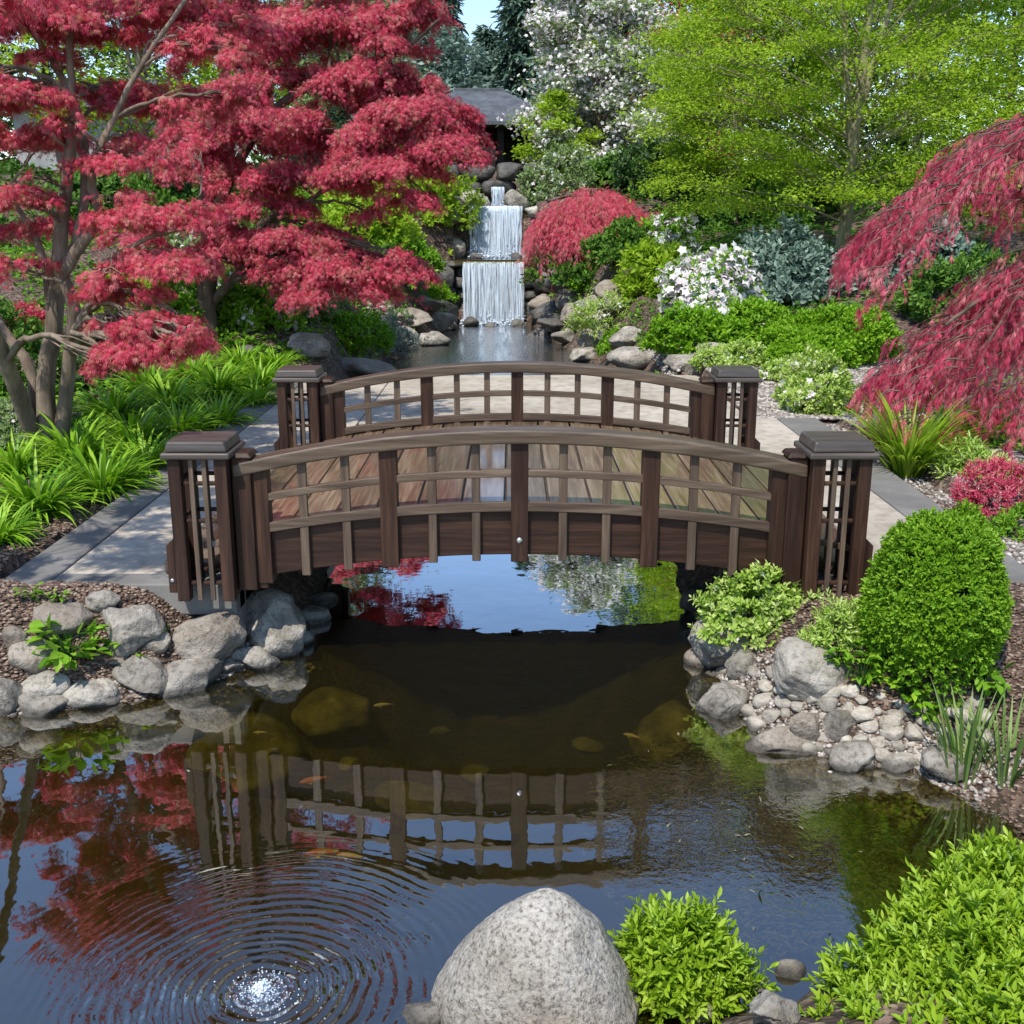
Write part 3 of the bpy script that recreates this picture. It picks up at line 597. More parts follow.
# rocks round the upstream pool and the cascade
UP = 'rocks round the upper pool'
for px, py, w, h, lab, mt_ in [
 (310,345,42,30,'round grey rock behind the far left bridge post','rock'),(246,353,22,16,'small dark rock under the red maple','rock_dark'),(355,370,74,26,'wide pale rock just behind the far railing','rock_tan'),
 (396,338,40,20,'low rock with pale bloom left of the stream','rock'),(438,322,34,18,'flat grey rock on the left stream edge','rock'),(430,342,34,18,'low grey rock at the stream behind the railing','rock'),
 (424,304,34,18,'tilted grey rock left of the lower fall','rock_tan'),(452,312,18,14,'small rock at the left foot of the lower fall','rock_dark'),
 (545,304,30,18,'brown rock right of the lower fall foot','rock_tan'),(572,300,36,20,'grey rock stepping up right of the fall','rock'),(612,292,44,20,'large rough rock under the crimson mound','rock_tan'),
 (560,322,44,18,'wet rock on the right pool edge','rock_dark'),(600,320,30,16,'grey rock on the slope above the pool','rock'),(632,338,38,24,'pale round rock between green tufts','rock'),
 (598,342,42,22,'pale rough rock beside a bright tuft','rock'),(642,360,62,24,'long pale rock behind the far railing','rock'),(688,366,44,22,'pale rock left of the far right bridge post','rock'),
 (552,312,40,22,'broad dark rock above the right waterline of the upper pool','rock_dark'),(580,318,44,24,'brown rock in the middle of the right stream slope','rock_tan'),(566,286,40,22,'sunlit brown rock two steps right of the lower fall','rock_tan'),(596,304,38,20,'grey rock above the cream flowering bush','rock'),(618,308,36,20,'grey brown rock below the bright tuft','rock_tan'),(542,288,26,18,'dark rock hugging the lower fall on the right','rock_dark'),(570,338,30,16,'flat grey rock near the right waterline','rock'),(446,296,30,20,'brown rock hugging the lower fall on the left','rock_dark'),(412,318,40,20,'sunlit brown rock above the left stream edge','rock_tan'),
 (584,358,30,18,'small pale rock at the stream edge','rock'),(540,335,30,14,'flat dark rock at the right waterline','rock_dark'),(716,352,34,18,'grey rock edging the gravel bed','rock'),(664,345,24,14,'small grey rock among low green leaves','rock')]:
    A(px, py, w, h, lab, mt_, .9, UP)
# ------------------------------------------------------------------ cascade
def ledge(name, label, xa, xb, y, z0, z1, dpt, seed):
    """a rough wall of stacked flat stones"""
    rg = random.Random(seed); V = []; F = []; n = 0; z = z0; m = MB()
    while z < z1 - .03:
        h = min(rg.uniform(.16, .34)*(1.7 if seed == 3 else 1), z1 - z); x = xa
        while x < xb:
            w = rg.uniform(.25, .6)*(1.5 if seed == 3 else 1); w = min(w, xb - x + .02); j = rg.uniform(-.07, .05)
            Vr, Fr = rockmesh(seed*50 + n, (1, 1, 1), 3, 10, .12); Vr = np.sign(Vr)*np.abs(Vr)**.62*np.array([w*.55, dpt*.5, h*.58])
            c = np.array([x + w/2, y + dpt*.5 + j, z + h/2]); V.append(Vr + c); F.append(Fr + sum(len(q) for q in V[:-1])); n += 1; x += w
        z += h
    o = npmesh(name, np.concatenate(V), np.concatenate(F), M['rock_dark'], None, None, None, True)
    return tag(o, label, 'rock wall')
ledge('rock_wall', 'dark wet stacked stone face behind the lower waterfall', -1.9, 1.0, 25.95, -.2, 1.42, .6, 1)
ledge('rock_wall', 'dark stacked stone face behind the upper waterfall', -1.9, 1.0, 27.35, 1.2, 2.48, .6, 2)
ledge('rock_wall', 'shaded stone bank below the pavilion', -2.6, .75, 29.7, 2.2, 3.75, .9, 3)
def fall(label, xa, xb, y, z0, z1, seed, nstr):
    rg = np.random.default_rng(seed)
    t = empty('waterfall', ((xa+xb)/2, y, z0), label, 'waterfall'); L0 = np.array([(xa+xb)/2, y, z0])
    V = []; F = []; n = 0
    # curtain: two wavy layers of sheet water that arch over the lip
    for layer in range(2):
        nx, nz_ = 90, 22; u = np.linspace(0, 1, nx); v = np.linspace(0, 1, nz_); U, Vv = np.meshgrid(u, v)
        wv = Waves(seed + layer*7, 4, 6, .6, 1)
        out = -.16 * np.sqrt(Vv) - .05*layer + .035 * wv((U * 9)[..., None]) * (.4 + Vv)
        P = np.stack([xa + (xb-xa)*U + .012*wv((U*7 + Vv*2)[..., None]), y + out, z1 - (z1-z0)*Vv], -1).reshape(-1, 3) - L0
        idx = np.arange(nx*nz_).reshape(nz_, nx) + n; V.append(P); F.append(np.stack([idx[:-1,:-1], idx[1:,:-1], idx[1:,1:], idx[:-1,1:]], -1).reshape(-1, 4)); n += nx*nz_
    npmesh('water_curtain', np.concatenate(V), np.concatenate(F), M['fall'], t, None, None, True)
    # strands: bright thicker ropes of water
    V = []; F = []; n = 0
    for i in range(nstr):
        x = rg.uniform(xa+.02, xb-.02); w = rg.choice([.003,.004,.006,.009]); zz = np.linspace(z1 + .01, z0 + rg.choice([0, 0, .1, .3]) , 12)
        tt = (z1 - zz) / (z1 - z0); yy = y - .22*np.sqrt(np.maximum(tt, 0)) - rg.uniform(0, .04)
        xx = x + .015*np.sin(tt*rg.uniform(3, 8) + i)
        for sgn in (0,):
            a = np.stack([xx - w, yy, zz], -1); b_ = np.stack([xx, yy - w, zz], -1); c = np.stack([xx + w, yy, zz], -1)
            P = np.stack([a, b_, c], 1).reshape(-1, 3) - L0; V.append(P)
            for k in range(11): F += [[n+3*k, n+3*k+1, n+3*k+4, n+3*k+3], [n+3*k+1, n+3*k+2, n+3*k+5, n+3*k+4]]
            n += 36
    npmesh('water_strands', np.concatenate(V), np.array(F), M['foam'], t, None, None, True)
    # foam where it lands
    B, BF = rockmesh(5, (1,1,1), 1, 0, .1); V = []; F = []
    for i in range(int(60 + 260*(xb-xa))):
        s = rg.uniform(.010, .028); P = np.array([rg.uniform(xa-.05, xb+.05), y - .2 + rg.normal()*.15, z0 + abs(rg.normal())*(.035 if i % 3 else .11)])
        V.append(B*s*np.array([1.5,1.2,.7]) + P - L0); F.append(BF + i*len(B))
    npmesh('foam', np.concatenate(V), np.concatenate(F), M['foam'], t, None, None, True)
    return t
fall('lower and wider white waterfall dropping into the upper pool', -1.13, .27, 25.9, 0.0, zy(262, 25.8), 4, 30)
fall('upper waterfall dropping onto the middle stone ledge', -1.02, .23, 27.25, 1.46, zy(206, 27.1), 9, 26)
fall('smallest and topmost trickle of water below the pavilion', -.52, -.2, 29.4, 2.55, zy(187, 29.4), 12, 4)
C2 = 'rocks flanking the cascade'
for x, y, z, r, lab in [
 (-1.75,25.6,.35,(.55,.45,.4),'dark angular rock left of the lower waterfall foot'),(-1.7,25.9,1.05,(.5,.45,.36),'dark flat rock left of the lower waterfall lip'),(-1.55,27.0,1.75,(.5,.4,.32),'brown slab left of the upper waterfall foot'),
 (-2.3,25.4,.85,(.5,.45,.32),'mossy brown rock further left of the lower waterfall'),(-2.4,26.4,1.75,(.6,.5,.35),'big sunlit slab left of the middle ledge'),(-1.5,27.4,2.45,(.42,.4,.25),'flat rock left of the upper lip'),
 (.82,25.6,.3,(.5,.45,.38),'dark angular rock right of the lower waterfall foot'),(.85,25.95,1.0,(.5,.45,.36),'dark rock right of the lower waterfall lip'),(.75,27.0,1.75,(.48,.4,.32),'brown rock right of the upper waterfall foot'),
 (1.5,25.7,.75,(.55,.5,.35),'sunlit brown rock stepping right from the lower waterfall'),(1.7,26.6,1.5,(.6,.5,.36),'sunlit rock below the crimson mound'),(.8,27.4,2.5,(.5,.4,.24),'flat pale rock right of the upper lip'),
 (1.45,27.6,2.6,(.5,.4,.25),'pale rock above the crimson mound edge'),(2.4,26.0,1.15,(.6,.5,.36),'broad grey rock right of the cascade'),(-.95,29.3,2.8,(.4,.35,.3),'grey rock left of the topmost trickle'),(.15,29.3,2.8,(.4,.35,.3),'grey rock right of the topmost trickle'),
 (1.25,24.9,.25,(.45,.4,.3),'low rock on the right pool bank near the fall'),(-1.6,24.6,.15,(.4,.4,.25),'low rock on the left pool bank near the fall')]:
    rock('rock', (x, y, z), r, lab, C2, 'rock_dark' if 'dark' in lab else ('rock_tan' if 'brown' in lab or 'sunlit' in lab else 'rock'), None, 4, 10, .11)
for x, y, z, r, lab in [(-.95,25.45,.05,(.2,.18,.16),'small dark rock in the foam at the left of the lower fall'),(.12,25.4,.04,(.17,.16,.13),'small dark rock in the foam at the right of the lower fall'),(-.5,25.3,-.02,(.15,.14,.12),'tiny wet rock in the churned water under the lower fall'),(-.85,26.7,1.5,(.2,.16,.13),'wet rock splitting the water on the middle ledge at the left'),(.1,26.75,1.5,(.16,.15,.12),'wet rock splitting the water on the middle ledge at the right')]:
    rock('rock', (x, y, z), r, lab, C2, 'rock_dark', None, 3, 8, .12)
# ------------------------------------------------------------------ pavilion
P0 = np.array([-1.05, 37.5, 3.3]); pv = empty('pavilion', P0, 'garden pavilion with a dark hipped slate roof above the waterfall', 'pavilion')
hx, hy = 1.9, 1.7
for xx, yy in ((-hx,-hy),(hx,-hy),(-hx,hy),(hx,hy),(-.7,-hy),(.7,-hy)):
    b = MB(); b.box(xx-.1, xx+.1, yy-.1, yy+.1, 0, 1.75); b.build('post', M['timber'], pv, None, .01)
b = MB(); b.box(-hx+.12, hx-.12, .6, .75, 0, 1.75); wl = b.build('wall', M['timber'], pv, None, .01)
b = MB(); b.box(-hx+.12, hx-.12, -hy-.02, -hy+.06, 0, .55); b.build('parapet', M['timber'], pv, None, .01)
b = MB(); b.box(-.5, .5, .56, .597, .5, 1.35); b.build('window', M['ironw'], wl)
b = MB(); b.box(-hx-.25, hx+.25, -hy-.3, hy+.3, 1.752, 1.88); b.build('eave_beam', M['timber'], pv, None, .01)
ez = 1.9; ex, ey, rx_, rz_ = hx+.75, hy+.75, .75, zy(90, 37.5) - P0[2]
rf = MB(); rf.add([(-ex,-ey,ez),(ex,-ey,ez),(ex,ey,ez),(-ex,ey,ez),(-ex,-ey,ez-.1),(ex,-ey,ez-.1),(ex,ey,ez-.1),(-ex,ey,ez-.1),(-rx_,0,rz_),(rx_,0,rz_)],
  [(0,1,9,8),(1,2,9),(2,3,8,9),(3,0,8),(0,4,5,1),(1,5,6,2),(2,6,7,3),(3,7,4,0),(4,7,6,5)]); ro = rf.build('roof', M['roof'], pv)
b = MB(); b.box(-rx_-.05, rx_+.05, -.08, .08, rz_-.04, rz_+.05); b.build('ridge', M['roof'], ro, None, .01)
# low house behind the red maples
hp = np.array([-11.2, 34.0, 3.2]); hs_ = empty('house', hp, 'low grey house glimpsed behind the red maple crowns', 'house')
b = MB(); b.box(-2.6, 2.6, -1.8, 1.8, 0, 2.1); wl = b.build('wall', M['plaster'], hs_)
for xx in (-1.5, .3): b = MB(); b.box(xx, xx+.9, -1.84, -1.802, .7, 1.7); b.build('window', M['ironw'], hs_)
rf = MB(); rf.add([(-3.1,-2.3,2.1),(3.1,-2.3,2.1),(3.1,2.3,2.1),(-3.1,2.3,2.1),(-1.6,0,3.1),(1.6,0,3.1)], [(0,1,5,4),(1,2,5),(2,3,4,5),(3,0,4),(0,3,2,1)]); rf.build('roof', M['roof'], hs_)
# ------------------------------------------------------------------ bubbler in the pond
bt = empty('bubbler_fountain', (RX, RY, 0), 'white bubbling water jet breaking the pond inside its rings', 'fountain')
rg = np.random.default_rng(2); B, BF = rockmesh(6, (1,1,1), 2, 0, .06); V = []; F = []
for i in range(420):
    a = rg.uniform(0, 6.28); r = abs(rg.normal()) * .062; s = rg.uniform(.001, .0034) * (1.5 if r < .03 else .8)
    V.append(B*s + np.array([r*math.cos(a), r*math.sin(a), max(0, .028*math.exp(-(r/.04)**2) + rg.normal()*.004)])); F.append(BF + i*len(B))
npmesh('foam', np.concatenate(V), np.concatenate(F), M['foam'], bt, None, None, True)
nr, na = 14, 32; V = [(0,0,.03)]; F3 = []; 
rr_ = np.linspace(.004, .10, nr)
for r in rr_:
    for k in range(na):
        a = 2*math.pi*k/na; V.append((r*math.cos(a), r*math.sin(a), .026*math.exp(-(r/.03)**2) + .004*math.sin(r*190 + 2*math.sin(a*3)) * math.exp(-(r/.06)**2)))
for i in range(nr-1):
    for k in range(na): F3.append([1+i*na+k, 1+(i+1)*na+k, 1+(i+1)*na+(k+1)%na, 1+i*na+(k+1)%na])
npmesh('water_mound', V, [np.array(F3), np.array([[0, 1+k, 1+(k+1)%na] for k in range(na)])], M['froth'], bt, None, None, True)
# ------------------------------------------------------------------ koi
def koi(px, py, length, ang, label, pale):
    P = AZ(px, py, -.006); t = empty('koi_fish', P, label, 'fish', 'koi in the pond', ang)
    st_ = [(0,.02,.02),(.07,.06,.05),(.2,.095,.085),(.38,.11,.10),(.58,.085,.08),(.76,.045,.05),(.88,.022,.035)]; V = []; F = []; k = 10
    for s, a, b_ in st_:
        for j in range(k): q = 2*math.pi*j/k; V.append(((s-.45)*length, (a*math.cos(q) + .03*math.sin(s*5))*length, b_*math.sin(q)*length - .1*length))
    for i in range(len(st_)-1):
        for j in range(k): F.append([i*k+j, i*k+(j+1)%k, (i+1)*k+(j+1)%k, (i+1)*k+j])
    m_ = M['koi_pale'] if pale else M['koi']
    npmesh('body', V, [np.array(F), np.array([[j for j in range(k)]]), np.array([[len(V)-1-j for j in range(k)]])], m_, t, None, None, True)
    yo = .03*math.sin(.88*5)*length; zc = -.1*length
    b = MB(); X0 = (.86-.45)*length
    b.add([(X0,yo-.004,zc),(X0+.2*length,yo-.02*length,zc+.10*length),(X0+.13*length,yo,zc),(X0+.2*length,yo+.02*length,zc-.09*length),(X0,yo+.004,zc)], [(0,1,2,4),(4,2,3,0)]); b.build('tail', m_, t)
    for sg in (-1, 1):
        b = MB(); b.add([(-.2*length,sg*.09*length,zc-.03*length),(-.1*length,sg*.2*length,zc-.05*length),(-.06*length,sg*.1*length,zc-.03*length)], [(0,1,2)]); b.build('fin', m_, t)
koi(313,777,.14,.45,'pink orange koi left of the mossy oval stone',False); koi(382,703,.10,.3,'small pale orange koi below the bridge reflection',True)
koi(350,853,.12,-.1,'white koi over the orange brown sunken stone',True); koi(632,734,.10,-.5,'small pale koi near the right bank stone',True)
koi(322,849,.15,.2,'dull orange koi swimming beside the white koi',False); koi(260,731,.075,.1,'tiny pale koi over the largest sunken stone',True)
# ------------------------------------------------------------------ leaf templates: (verts, [quad faces])
def T_(v, f): return np.array(v, float), np.array(f)
LEAF = T_([(0,0,0),(.38,.26,.06),(.72,.18,.03),(1,0,-.10),(.72,-.18,.03),(.38,-.26,.06)], [(0,1,2,3),(0,3,4,5)])
NARROW = T_([(0,0,0),(.4,.13,.04),(.75,.09,.01),(1,0,-.08),(.75,-.09,.01),(.4,-.13,.04)], [(0,1,2,3),(0,3,4,5)])
DIAMOND = T_([(0,0,0),(.45,.28,.08),(1,0,-.1),(.45,-.28,.08)], [(0,3,2,1)])
ROUND = T_([(0,0,0),(.3,.34,.05),(.78,.32,.03),(1,0,-.06),(.78,-.32,.03),(.3,-.34,.05)], [(0,1,2,3),(0,3,4,5)])
def palmate(angs, lens, w, droop):
    v = []; f = []
    for a, l in zip(angs, lens):
        a = math.radians(a); c, s = math.cos(a), math.sin(a); n = len(v)
        v += [(0,0,0),(.5*l*c - w*s, .5*l*s + w*c, -.05*droop),(l*c, l*s, -droop*l),(.5*l*c + w*s, .5*l*s - w*c, -.05*droop)]; f.append((n,n+3,n+2,n+1))
    return np.array(v), np.array(f)
MAPLE = palmate((-46,-22,2,25,48), (.62,.88,1,.86,.6), .052, .2)
LACE = palmate((-15,-2,12), (.85,1,.9), .026, .08)
FLOWER = palmate((0,72,144,216,288), (1,1,1,1,1), .36, .15)
def unit(v): return v / np.maximum(np.linalg.norm(v, axis=-1, keepdims=True), 1e-9)
class Leaves:
    def __init__(s): s.V = []; s.F = []; s.A = []; s.n = 0
    def add(s, T, P, d, up, size, var):
        TV, TF = T; P = np.asarray(P); d = unit(d); nrm = up - (up*d).sum(-1, keepdims=True)*d; nrm = unit(nrm); y = np.cross(nrm, d)
        size = np.broadcast_to(size, (len(P),))
        V = P[:, None] + size[:, None, None] * (TV[None, :, 0:1]*d[:, None] + TV[None, :, 1:2]*y[:, None] + TV[None, :, 2:3]*nrm[:, None])
        k = len(TV); F = TF[None] + (np.arange(len(P))*k)[:, None, None] + s.n
        s.V.append(V.reshape(-1, 3)); s.F.append(F.reshape(-1, TF.shape[1])); s.A.append(np.repeat(np.broadcast_to(var, (len(P),)), k)); s.n += len(P)*k
    def build(s, name, m, parent, origin):
        return npmesh(name, np.concatenate(s.V) - origin, [np.concatenate(s.F)], m, parent, None, np.clip(np.concatenate(s.A), 0, 1))
def rnd(*s): return RNG.normal(size=s)
UP = np.array([0, 0, 1.0])
# ------------------------------------------------------------------ wood: tubes along curved limbs
def catmull(pts, n):
    P = np.array(pts, float)
    if len(P) < 3: t = np.linspace(0, 1, n)[:, None]; return P[0] + (P[-1]-P[0])*t
    Q = np.vstack([2*P[0]-P[1], P, 2*P[-1]-P[-2]]); out = []
    for i in range(len(P)-1):
        for t in np.linspace(0, 1, max(2, n // (len(P)-1)), endpoint=(i == len(P)-2)):
            a, b, c, d = Q[i:i+4]; out.append(.5*((2*b) + (c-a)*t + (2*a-5*b+4*c-d)*t*t + (3*b-a-3*c+d)*t**3))
    return np.array(out)
class Wood:
    def __init__(s): s.V = []; s.F = []; s.n = 0
    def tube(s, pts, r0, r1, sides=7, n=14, wob=.0, pw=1.0):
        C = catmull(pts, n); m = len(C); t = np.linspace(0, 1, m)
        if wob: C[1:] += rnd(m-1, 3) * wob * np.minimum(t[1:]*3, 1)[:, None]
        rad = r0 + (r1 - r0) * t**pw
        d = unit(np.gradient(C, axis=0)); ref = np.where(np.abs(d[:, 2:3]) > .9, np.array([[1.,0,0]]), np.array([[0,0,1.]]))
        u = unit(np.cross(d, ref)); v = np.cross(d, u); a = np.arange(sides)*2*math.pi/sides
        rr = rad[:, None] * (1 + .10*np.sin(a[None]*2 + t[:, None]*9))
        V = C[:, None] + rr[..., None]*(np.cos(a)[None, :, None]*u[:, None] + np.sin(a)[None, :, None]*v[:, None])
        idx = np.arange(m*sides).reshape(m, sides) + s.n; nx = np.roll(idx, -1, 1)
        s.F.append(np.stack([idx[:-1], nx[:-1], nx[1:], idx[1:]], -1).reshape(-1, 4)); s.V.append(V.reshape(-1, 3)); s.n += m*sides
        return C
    def build(s, name, m, parent, origin): return npmesh(name, np.concatenate(s.V) - origin, np.concatenate(s.F), m, parent, None, None, True)
def pad_px(px, py, w, h, y):
    c = AT(px, py, y); k = mpp(c); return c, (w*k/2, w*k/2*.8, h*k/2)
def pad_leaves(Lv, c, r, T, nspray, nl, L, leaf, droop, spread=.5, hang=.5, jit=.02, fill=.0, out=1.0, clump=3.0, seed=0, gap=.15, outdir=None, tone=(.0,1.), lr=.55):
    """short drooping sprays over a flattened dome: ragged edge, gaps between the clumps"""
    rx, ry, rz = r; n = int(nspray*1.5)
    a = RNG.uniform(0, 2*math.pi, n); q = np.sqrt(RNG.uniform(0, 1, n)) * (1 + .12*np.sin(a*3+seed) + .1*np.sin(a*5+seed*2))
    z = (1 - q**2) * RNG.uniform(.25 - fill, 1, n) - .35*q + rnd(n)*.10
    P0 = c + np.stack([rx*q*np.cos(a), ry*q*np.sin(a), rz*z], -1)
    wv = Waves(seed+71, 2, 6, .6); keep = wv(P0*clump/max(rx, .3)*.5) > -.55 + gap; P0 = P0[keep][:nspray]; a = a[keep][:nspray]; n = len(P0)
    d = np.stack([np.cos(a)*out, np.sin(a)*out, np.full(n, .12)], -1) + rnd(n, 3)*spread
    if outdir is not None: d = d*.5 + np.asarray(outdir)
    d = unit(d); ll = L*RNG.uniform(.6, 1.3, n); tone_ = RNG.uniform(*tone, n)
    t = np.linspace(.05, 1, nl)
    P = P0[:, None] + d[:, None]*(ll[:, None]*t[None])[..., None]; P[..., 2] -= droop*ll[:, None]*t[None]**2
    P = P + rnd(n, nl, 3)*jit
    ld = d[:, None]*(.9) + rnd(n, nl, 3)*lr; ld[..., 2] -= hang + droop*t[None]*.8
    up = UP + rnd(n, nl, 3)*.35 + d[:, None]*.4
    v = np.clip(tone_[:, None]*.6 + RNG.uniform(0, .4, (n, nl)) , 0, 1)
    Lv.add(T, P.reshape(-1, 3), ld.reshape(-1, 3), up.reshape(-1, 3), (leaf*RNG.uniform(.45, 1.4, (n, nl))).ravel(), v.ravel())
# ------------------------------------------------------------------ red maples on the left
def maple(label, base, stems, pads, T, leafm, barkm, leaf, L, dens, droop, hang, nl=9, group=None, name='maple_tree', seed=0, twr=.006, gap=.34, ntw=1.0, sat=.7):
    base = np.array(base); t = empty(name, base, label, 'tree', group); W = Wood(); nodes = []
    for pts, r0, r1 in stems:
        C = W.tube(pts, r0, r1, 10, 30, .006, .8); rad = r0 + (r1-r0)*np.linspace(0, 1, len(C))**.8
        nodes += [(p, q) for p, q in zip(C, rad)][4:]
    Lv = Leaves(); NP = np.array([p for p, _ in nodes]); NR = np.array([q for _, q in nodes])
    rs_ = random.Random(seed*9); more = []
    for pd in pads:
        for q in range(2): more.append((pd[0] + pd[2]*rs_.uniform(-.65,.65), pd[1] + pd[3]*rs_.uniform(-.85,.85), pd[2]*rs_.uniform(.3,.6), pd[3]*rs_.uniform(.4,.8), pd[4] + rs_.uniform(-.35,.35), (pd[5] if len(pd) > 5 else 1)*sat))
    for i, pd in enumerate(list(pads) + more):
        c, r = pad_px(*pd[:5]); r = (r[0], r[1], r[2]*.8)
        cost = np.linalg.norm(NP - c, axis=1) + 2.2*np.maximum(0, NP[:, 2] - c[2] + .10) ; j = int(np.argmin(cost)); p0 = NP[j]
        mid = (p0*.55 + c*.45) + np.array([0, 0, .10*np.linalg.norm(c-p0)]) + rnd(3)*.05
        r0 = min(NR[j]*.7, .012 + .018*np.linalg.norm(c-p0) + .01*r[0])
        end = c + np.array([0, 0, r[2]*.1]); C = W.tube([p0, mid, end], r0, r0*.35, 6, 12, .012)
        for k in range(int((4 + r[0]*5)*ntw)):
            a = RNG.uniform(0, 6.28); q = RNG.uniform(.4, .95); e = c + np.array([r[0]*q*math.cos(a), r[1]*q*math.sin(a), r[2]*(.15 - .4*q*q)])
            s_ = C[RNG.integers(5, len(C))]; W.tube([s_, (s_+e)/2 + np.array([0,0,.05*r[0]]) + rnd(3)*.03, e], max(r0*.35, twr*.9), twr*.4, 4, 7, .008)
        area = pd[2]*pd[3]; n = int(dens*area*(pd[5] if len(pd) > 5 else 1))
        pad_leaves(Lv, c, r, T, n, nl, L, leaf, droop, .45, hang, leaf*.4, 0, 1.0, 4.6, seed*50+i, gap, None, (0, 1), .5)
    W.build('trunk', barkm, t, base); Lv.build('crown', leafm, t, base); return t
def px_pts(lst): return [AT(*q) for q in lst]
b1 = G(35, 446); y1 = float(b1[1])
st1 = [
 (px_pts([(48,450,y1),(46,380,y1),(55,320,y1),(62,225,y1),(72,130,y1-.1),(70,40,y1-.1),(78,-70,y1)]), .10, .02),
 (px_pts([(60,450,y1),(68,375,y1-.05),(74,310,y1-.1),(66,270,y1-.15),(100,215,y1-.2),(92,170,y1-.2),(128,90,y1-.3),(172,20,y1-.3),(230,-70,y1-.3)]), .075, .014),
 (px_pts([(36,450,y1),(18,390,y1-.1),(-6,345,y1-.2),(-40,290,y1-.3),(-80,200,y1-.3)]), .085, .03),
 (px_pts([(42,445,y1+.05),(30,370,y1+.1),(4,330,y1+.15),(-20,270,y1+.2),(-30,160,y1+.2)]), .06, .02),
 (px_pts([(52,320,y1),(42,255,y1+.1),(16,205,y1+.2),(-20,170,y1+.3)]), .045, .015),
 (px_pts([(66,270,y1-.1),(84,205,y1+.05),(80,120,y1+.1),(52,60,y1+.1),(20,10,y1+.1),(-10,-60,y1)]), .05, .014),
 (px_pts([(72,340,y1-.1),(92,300,y1-.25),(110,262,y1-.4),(150,238,y1-.5),(190,228,y1-.5)]), .045, .012),
 (px_pts([(36,440,y1),(-20,300,y1-.8),(-90,170,y1-1.8),(-190,70,y1-2.6),(-330,20,y1-3.4)]), .07, .015)]  # last stem: unseen limb added to carry the pads that shade the path
pd1 = [(50,20,170,50,y1-.1),(150,6,170,54,y1+.2,.8),(225,30,120,50,y1+.1,.8),(10,92,110,40,y1-.5,.9),(95,88,130,26,y1+.3,.8),(175,100,120,40,y1+.1,.8),(40,140,120,24,y1+.3,.7),(120,160,110,28,y1-.1,.7),
 (14,195,80,28,y1-.3,.7),(150,215,120,30,y1-.5,.9),(50,225,90,20,y1+.3,.6),(165,262,120,34,y1-.6,.9),(18,262,70,22,y1-.3,.7),(120,290,90,26,y1-.7,.8),(150,322,80,26,y1-1.0,.9),(140,346,90,30,y1-1.05,1.2),(112,362,40,18,y1-1.05,1.0),(186,338,50,22,y1-1.0,1.0),
 (100,-60,200,50,y1,.4),(-40,-40,140,50,y1,.4),(220,-80,140,44,y1-.2,.4),(40,-150,180,44,y1+.1,.35),(160,-170,120,40,y1,.35),(-60,120,120,60,y1,.8),(-80,230,120,60,y1,.8),(-205,-38,280,60,4.9,.22),(-150,-70,220,56,5.6,.25),(-330,-20,280,60,4.6,.22),(-200,-150,240,60,5.4,.22)]  # last four pads: out of view, added to dapple the left path
maple('multi stemmed red Japanese maple rising from the left bed near the path', b1, st1, pd1, MAPLE, M['red1'], M['bark'], .044, .07, .21, .7, 1.0, 9, 'red maples', seed=1, gap=.62, ntw=1.9, sat=.5)
b2 = G(207, 338); y2 = float(b2[1])
st2 = [
 (px_pts([(208,342,y2),(206,300,y2),(210,255,y2),(206,190,y2),(212,130,y2),(225,70,y2),(250,0,y2),(270,-80,y2)]), .17, .03),
 (px_pts([(214,300,y2),(240,270,y2-.2),(262,225,y2-.5),(300,205,y2-.8),(345,180,y2-1.1),(400,165,y2-1.4)]), .075, .016),
 (px_pts([(208,230,y2),(240,160,y2-.2),(275,110,y2-.3),(330,75,y2-.6),(400,50,y2-1.),(440,20,y2-1.2)]), .09, .018),
 (px_pts([(204,290,y2),(188,262,y2-.1),(165,245,y2-.2),(120,235,y2-.2)]), .06, .016),
 (px_pts([(210,200,y2),(222,140,y2+.3),(260,70,y2+.5),(310,20,y2+.5),(350,-50,y2+.5)]), .08, .02)]
pd2 = [(330,26,190,62,y2-.3),(250,50,160,54,y2+.1),(400,14,90,36,y2-.8),(428,8,36,30,y2-1.0,1.2),(300,85,190,62,y2-.4),(376,78,130,50,y2-.9),(230,110,120,50,y2+.2,.9),(270,138,170,56,y2-.5),(350,130,170,60,y2-1.0),(420,108,110,44,y2-1.3),(440,122,40,28,y2-1.5,1.2),(458,150,28,16,y2-1.6,1.3),
 (300,178,150,44,y2-.9),(380,165,120,36,y2-1.4),(210,168,110,40,y2-.2,.8),(400,196,64,30,y2-1.5,1.1),(236,250,120,44,y2-.6),(300,236,130,30,y2-.9),(330,262,130,44,y2-1.2),(395,268,70,34,y2-1.4,1.1),(345,292,130,30,y2-1.4),(200,228,110,34,y2-.5),(265,205,120,40,y2-.7,.8),
 (290,-40,220,70,y2,.6),(380,-60,120,60,y2-.5,.5),(200,-40,160,70,y2,.6),(250,-120,200,70,y2,.5),(440,145,70,36,y2-1.5,1.1)]
maple('wide crimson Japanese maple spreading behind the far left bridge post', b2, st2, pd2, MAPLE, M['red2'], M['bark_dark'], .050, .125, .25, .7, 1.0, 9, 'red maples', seed=2, twr=.010, gap=.62, ntw=1.5, sat=.9)
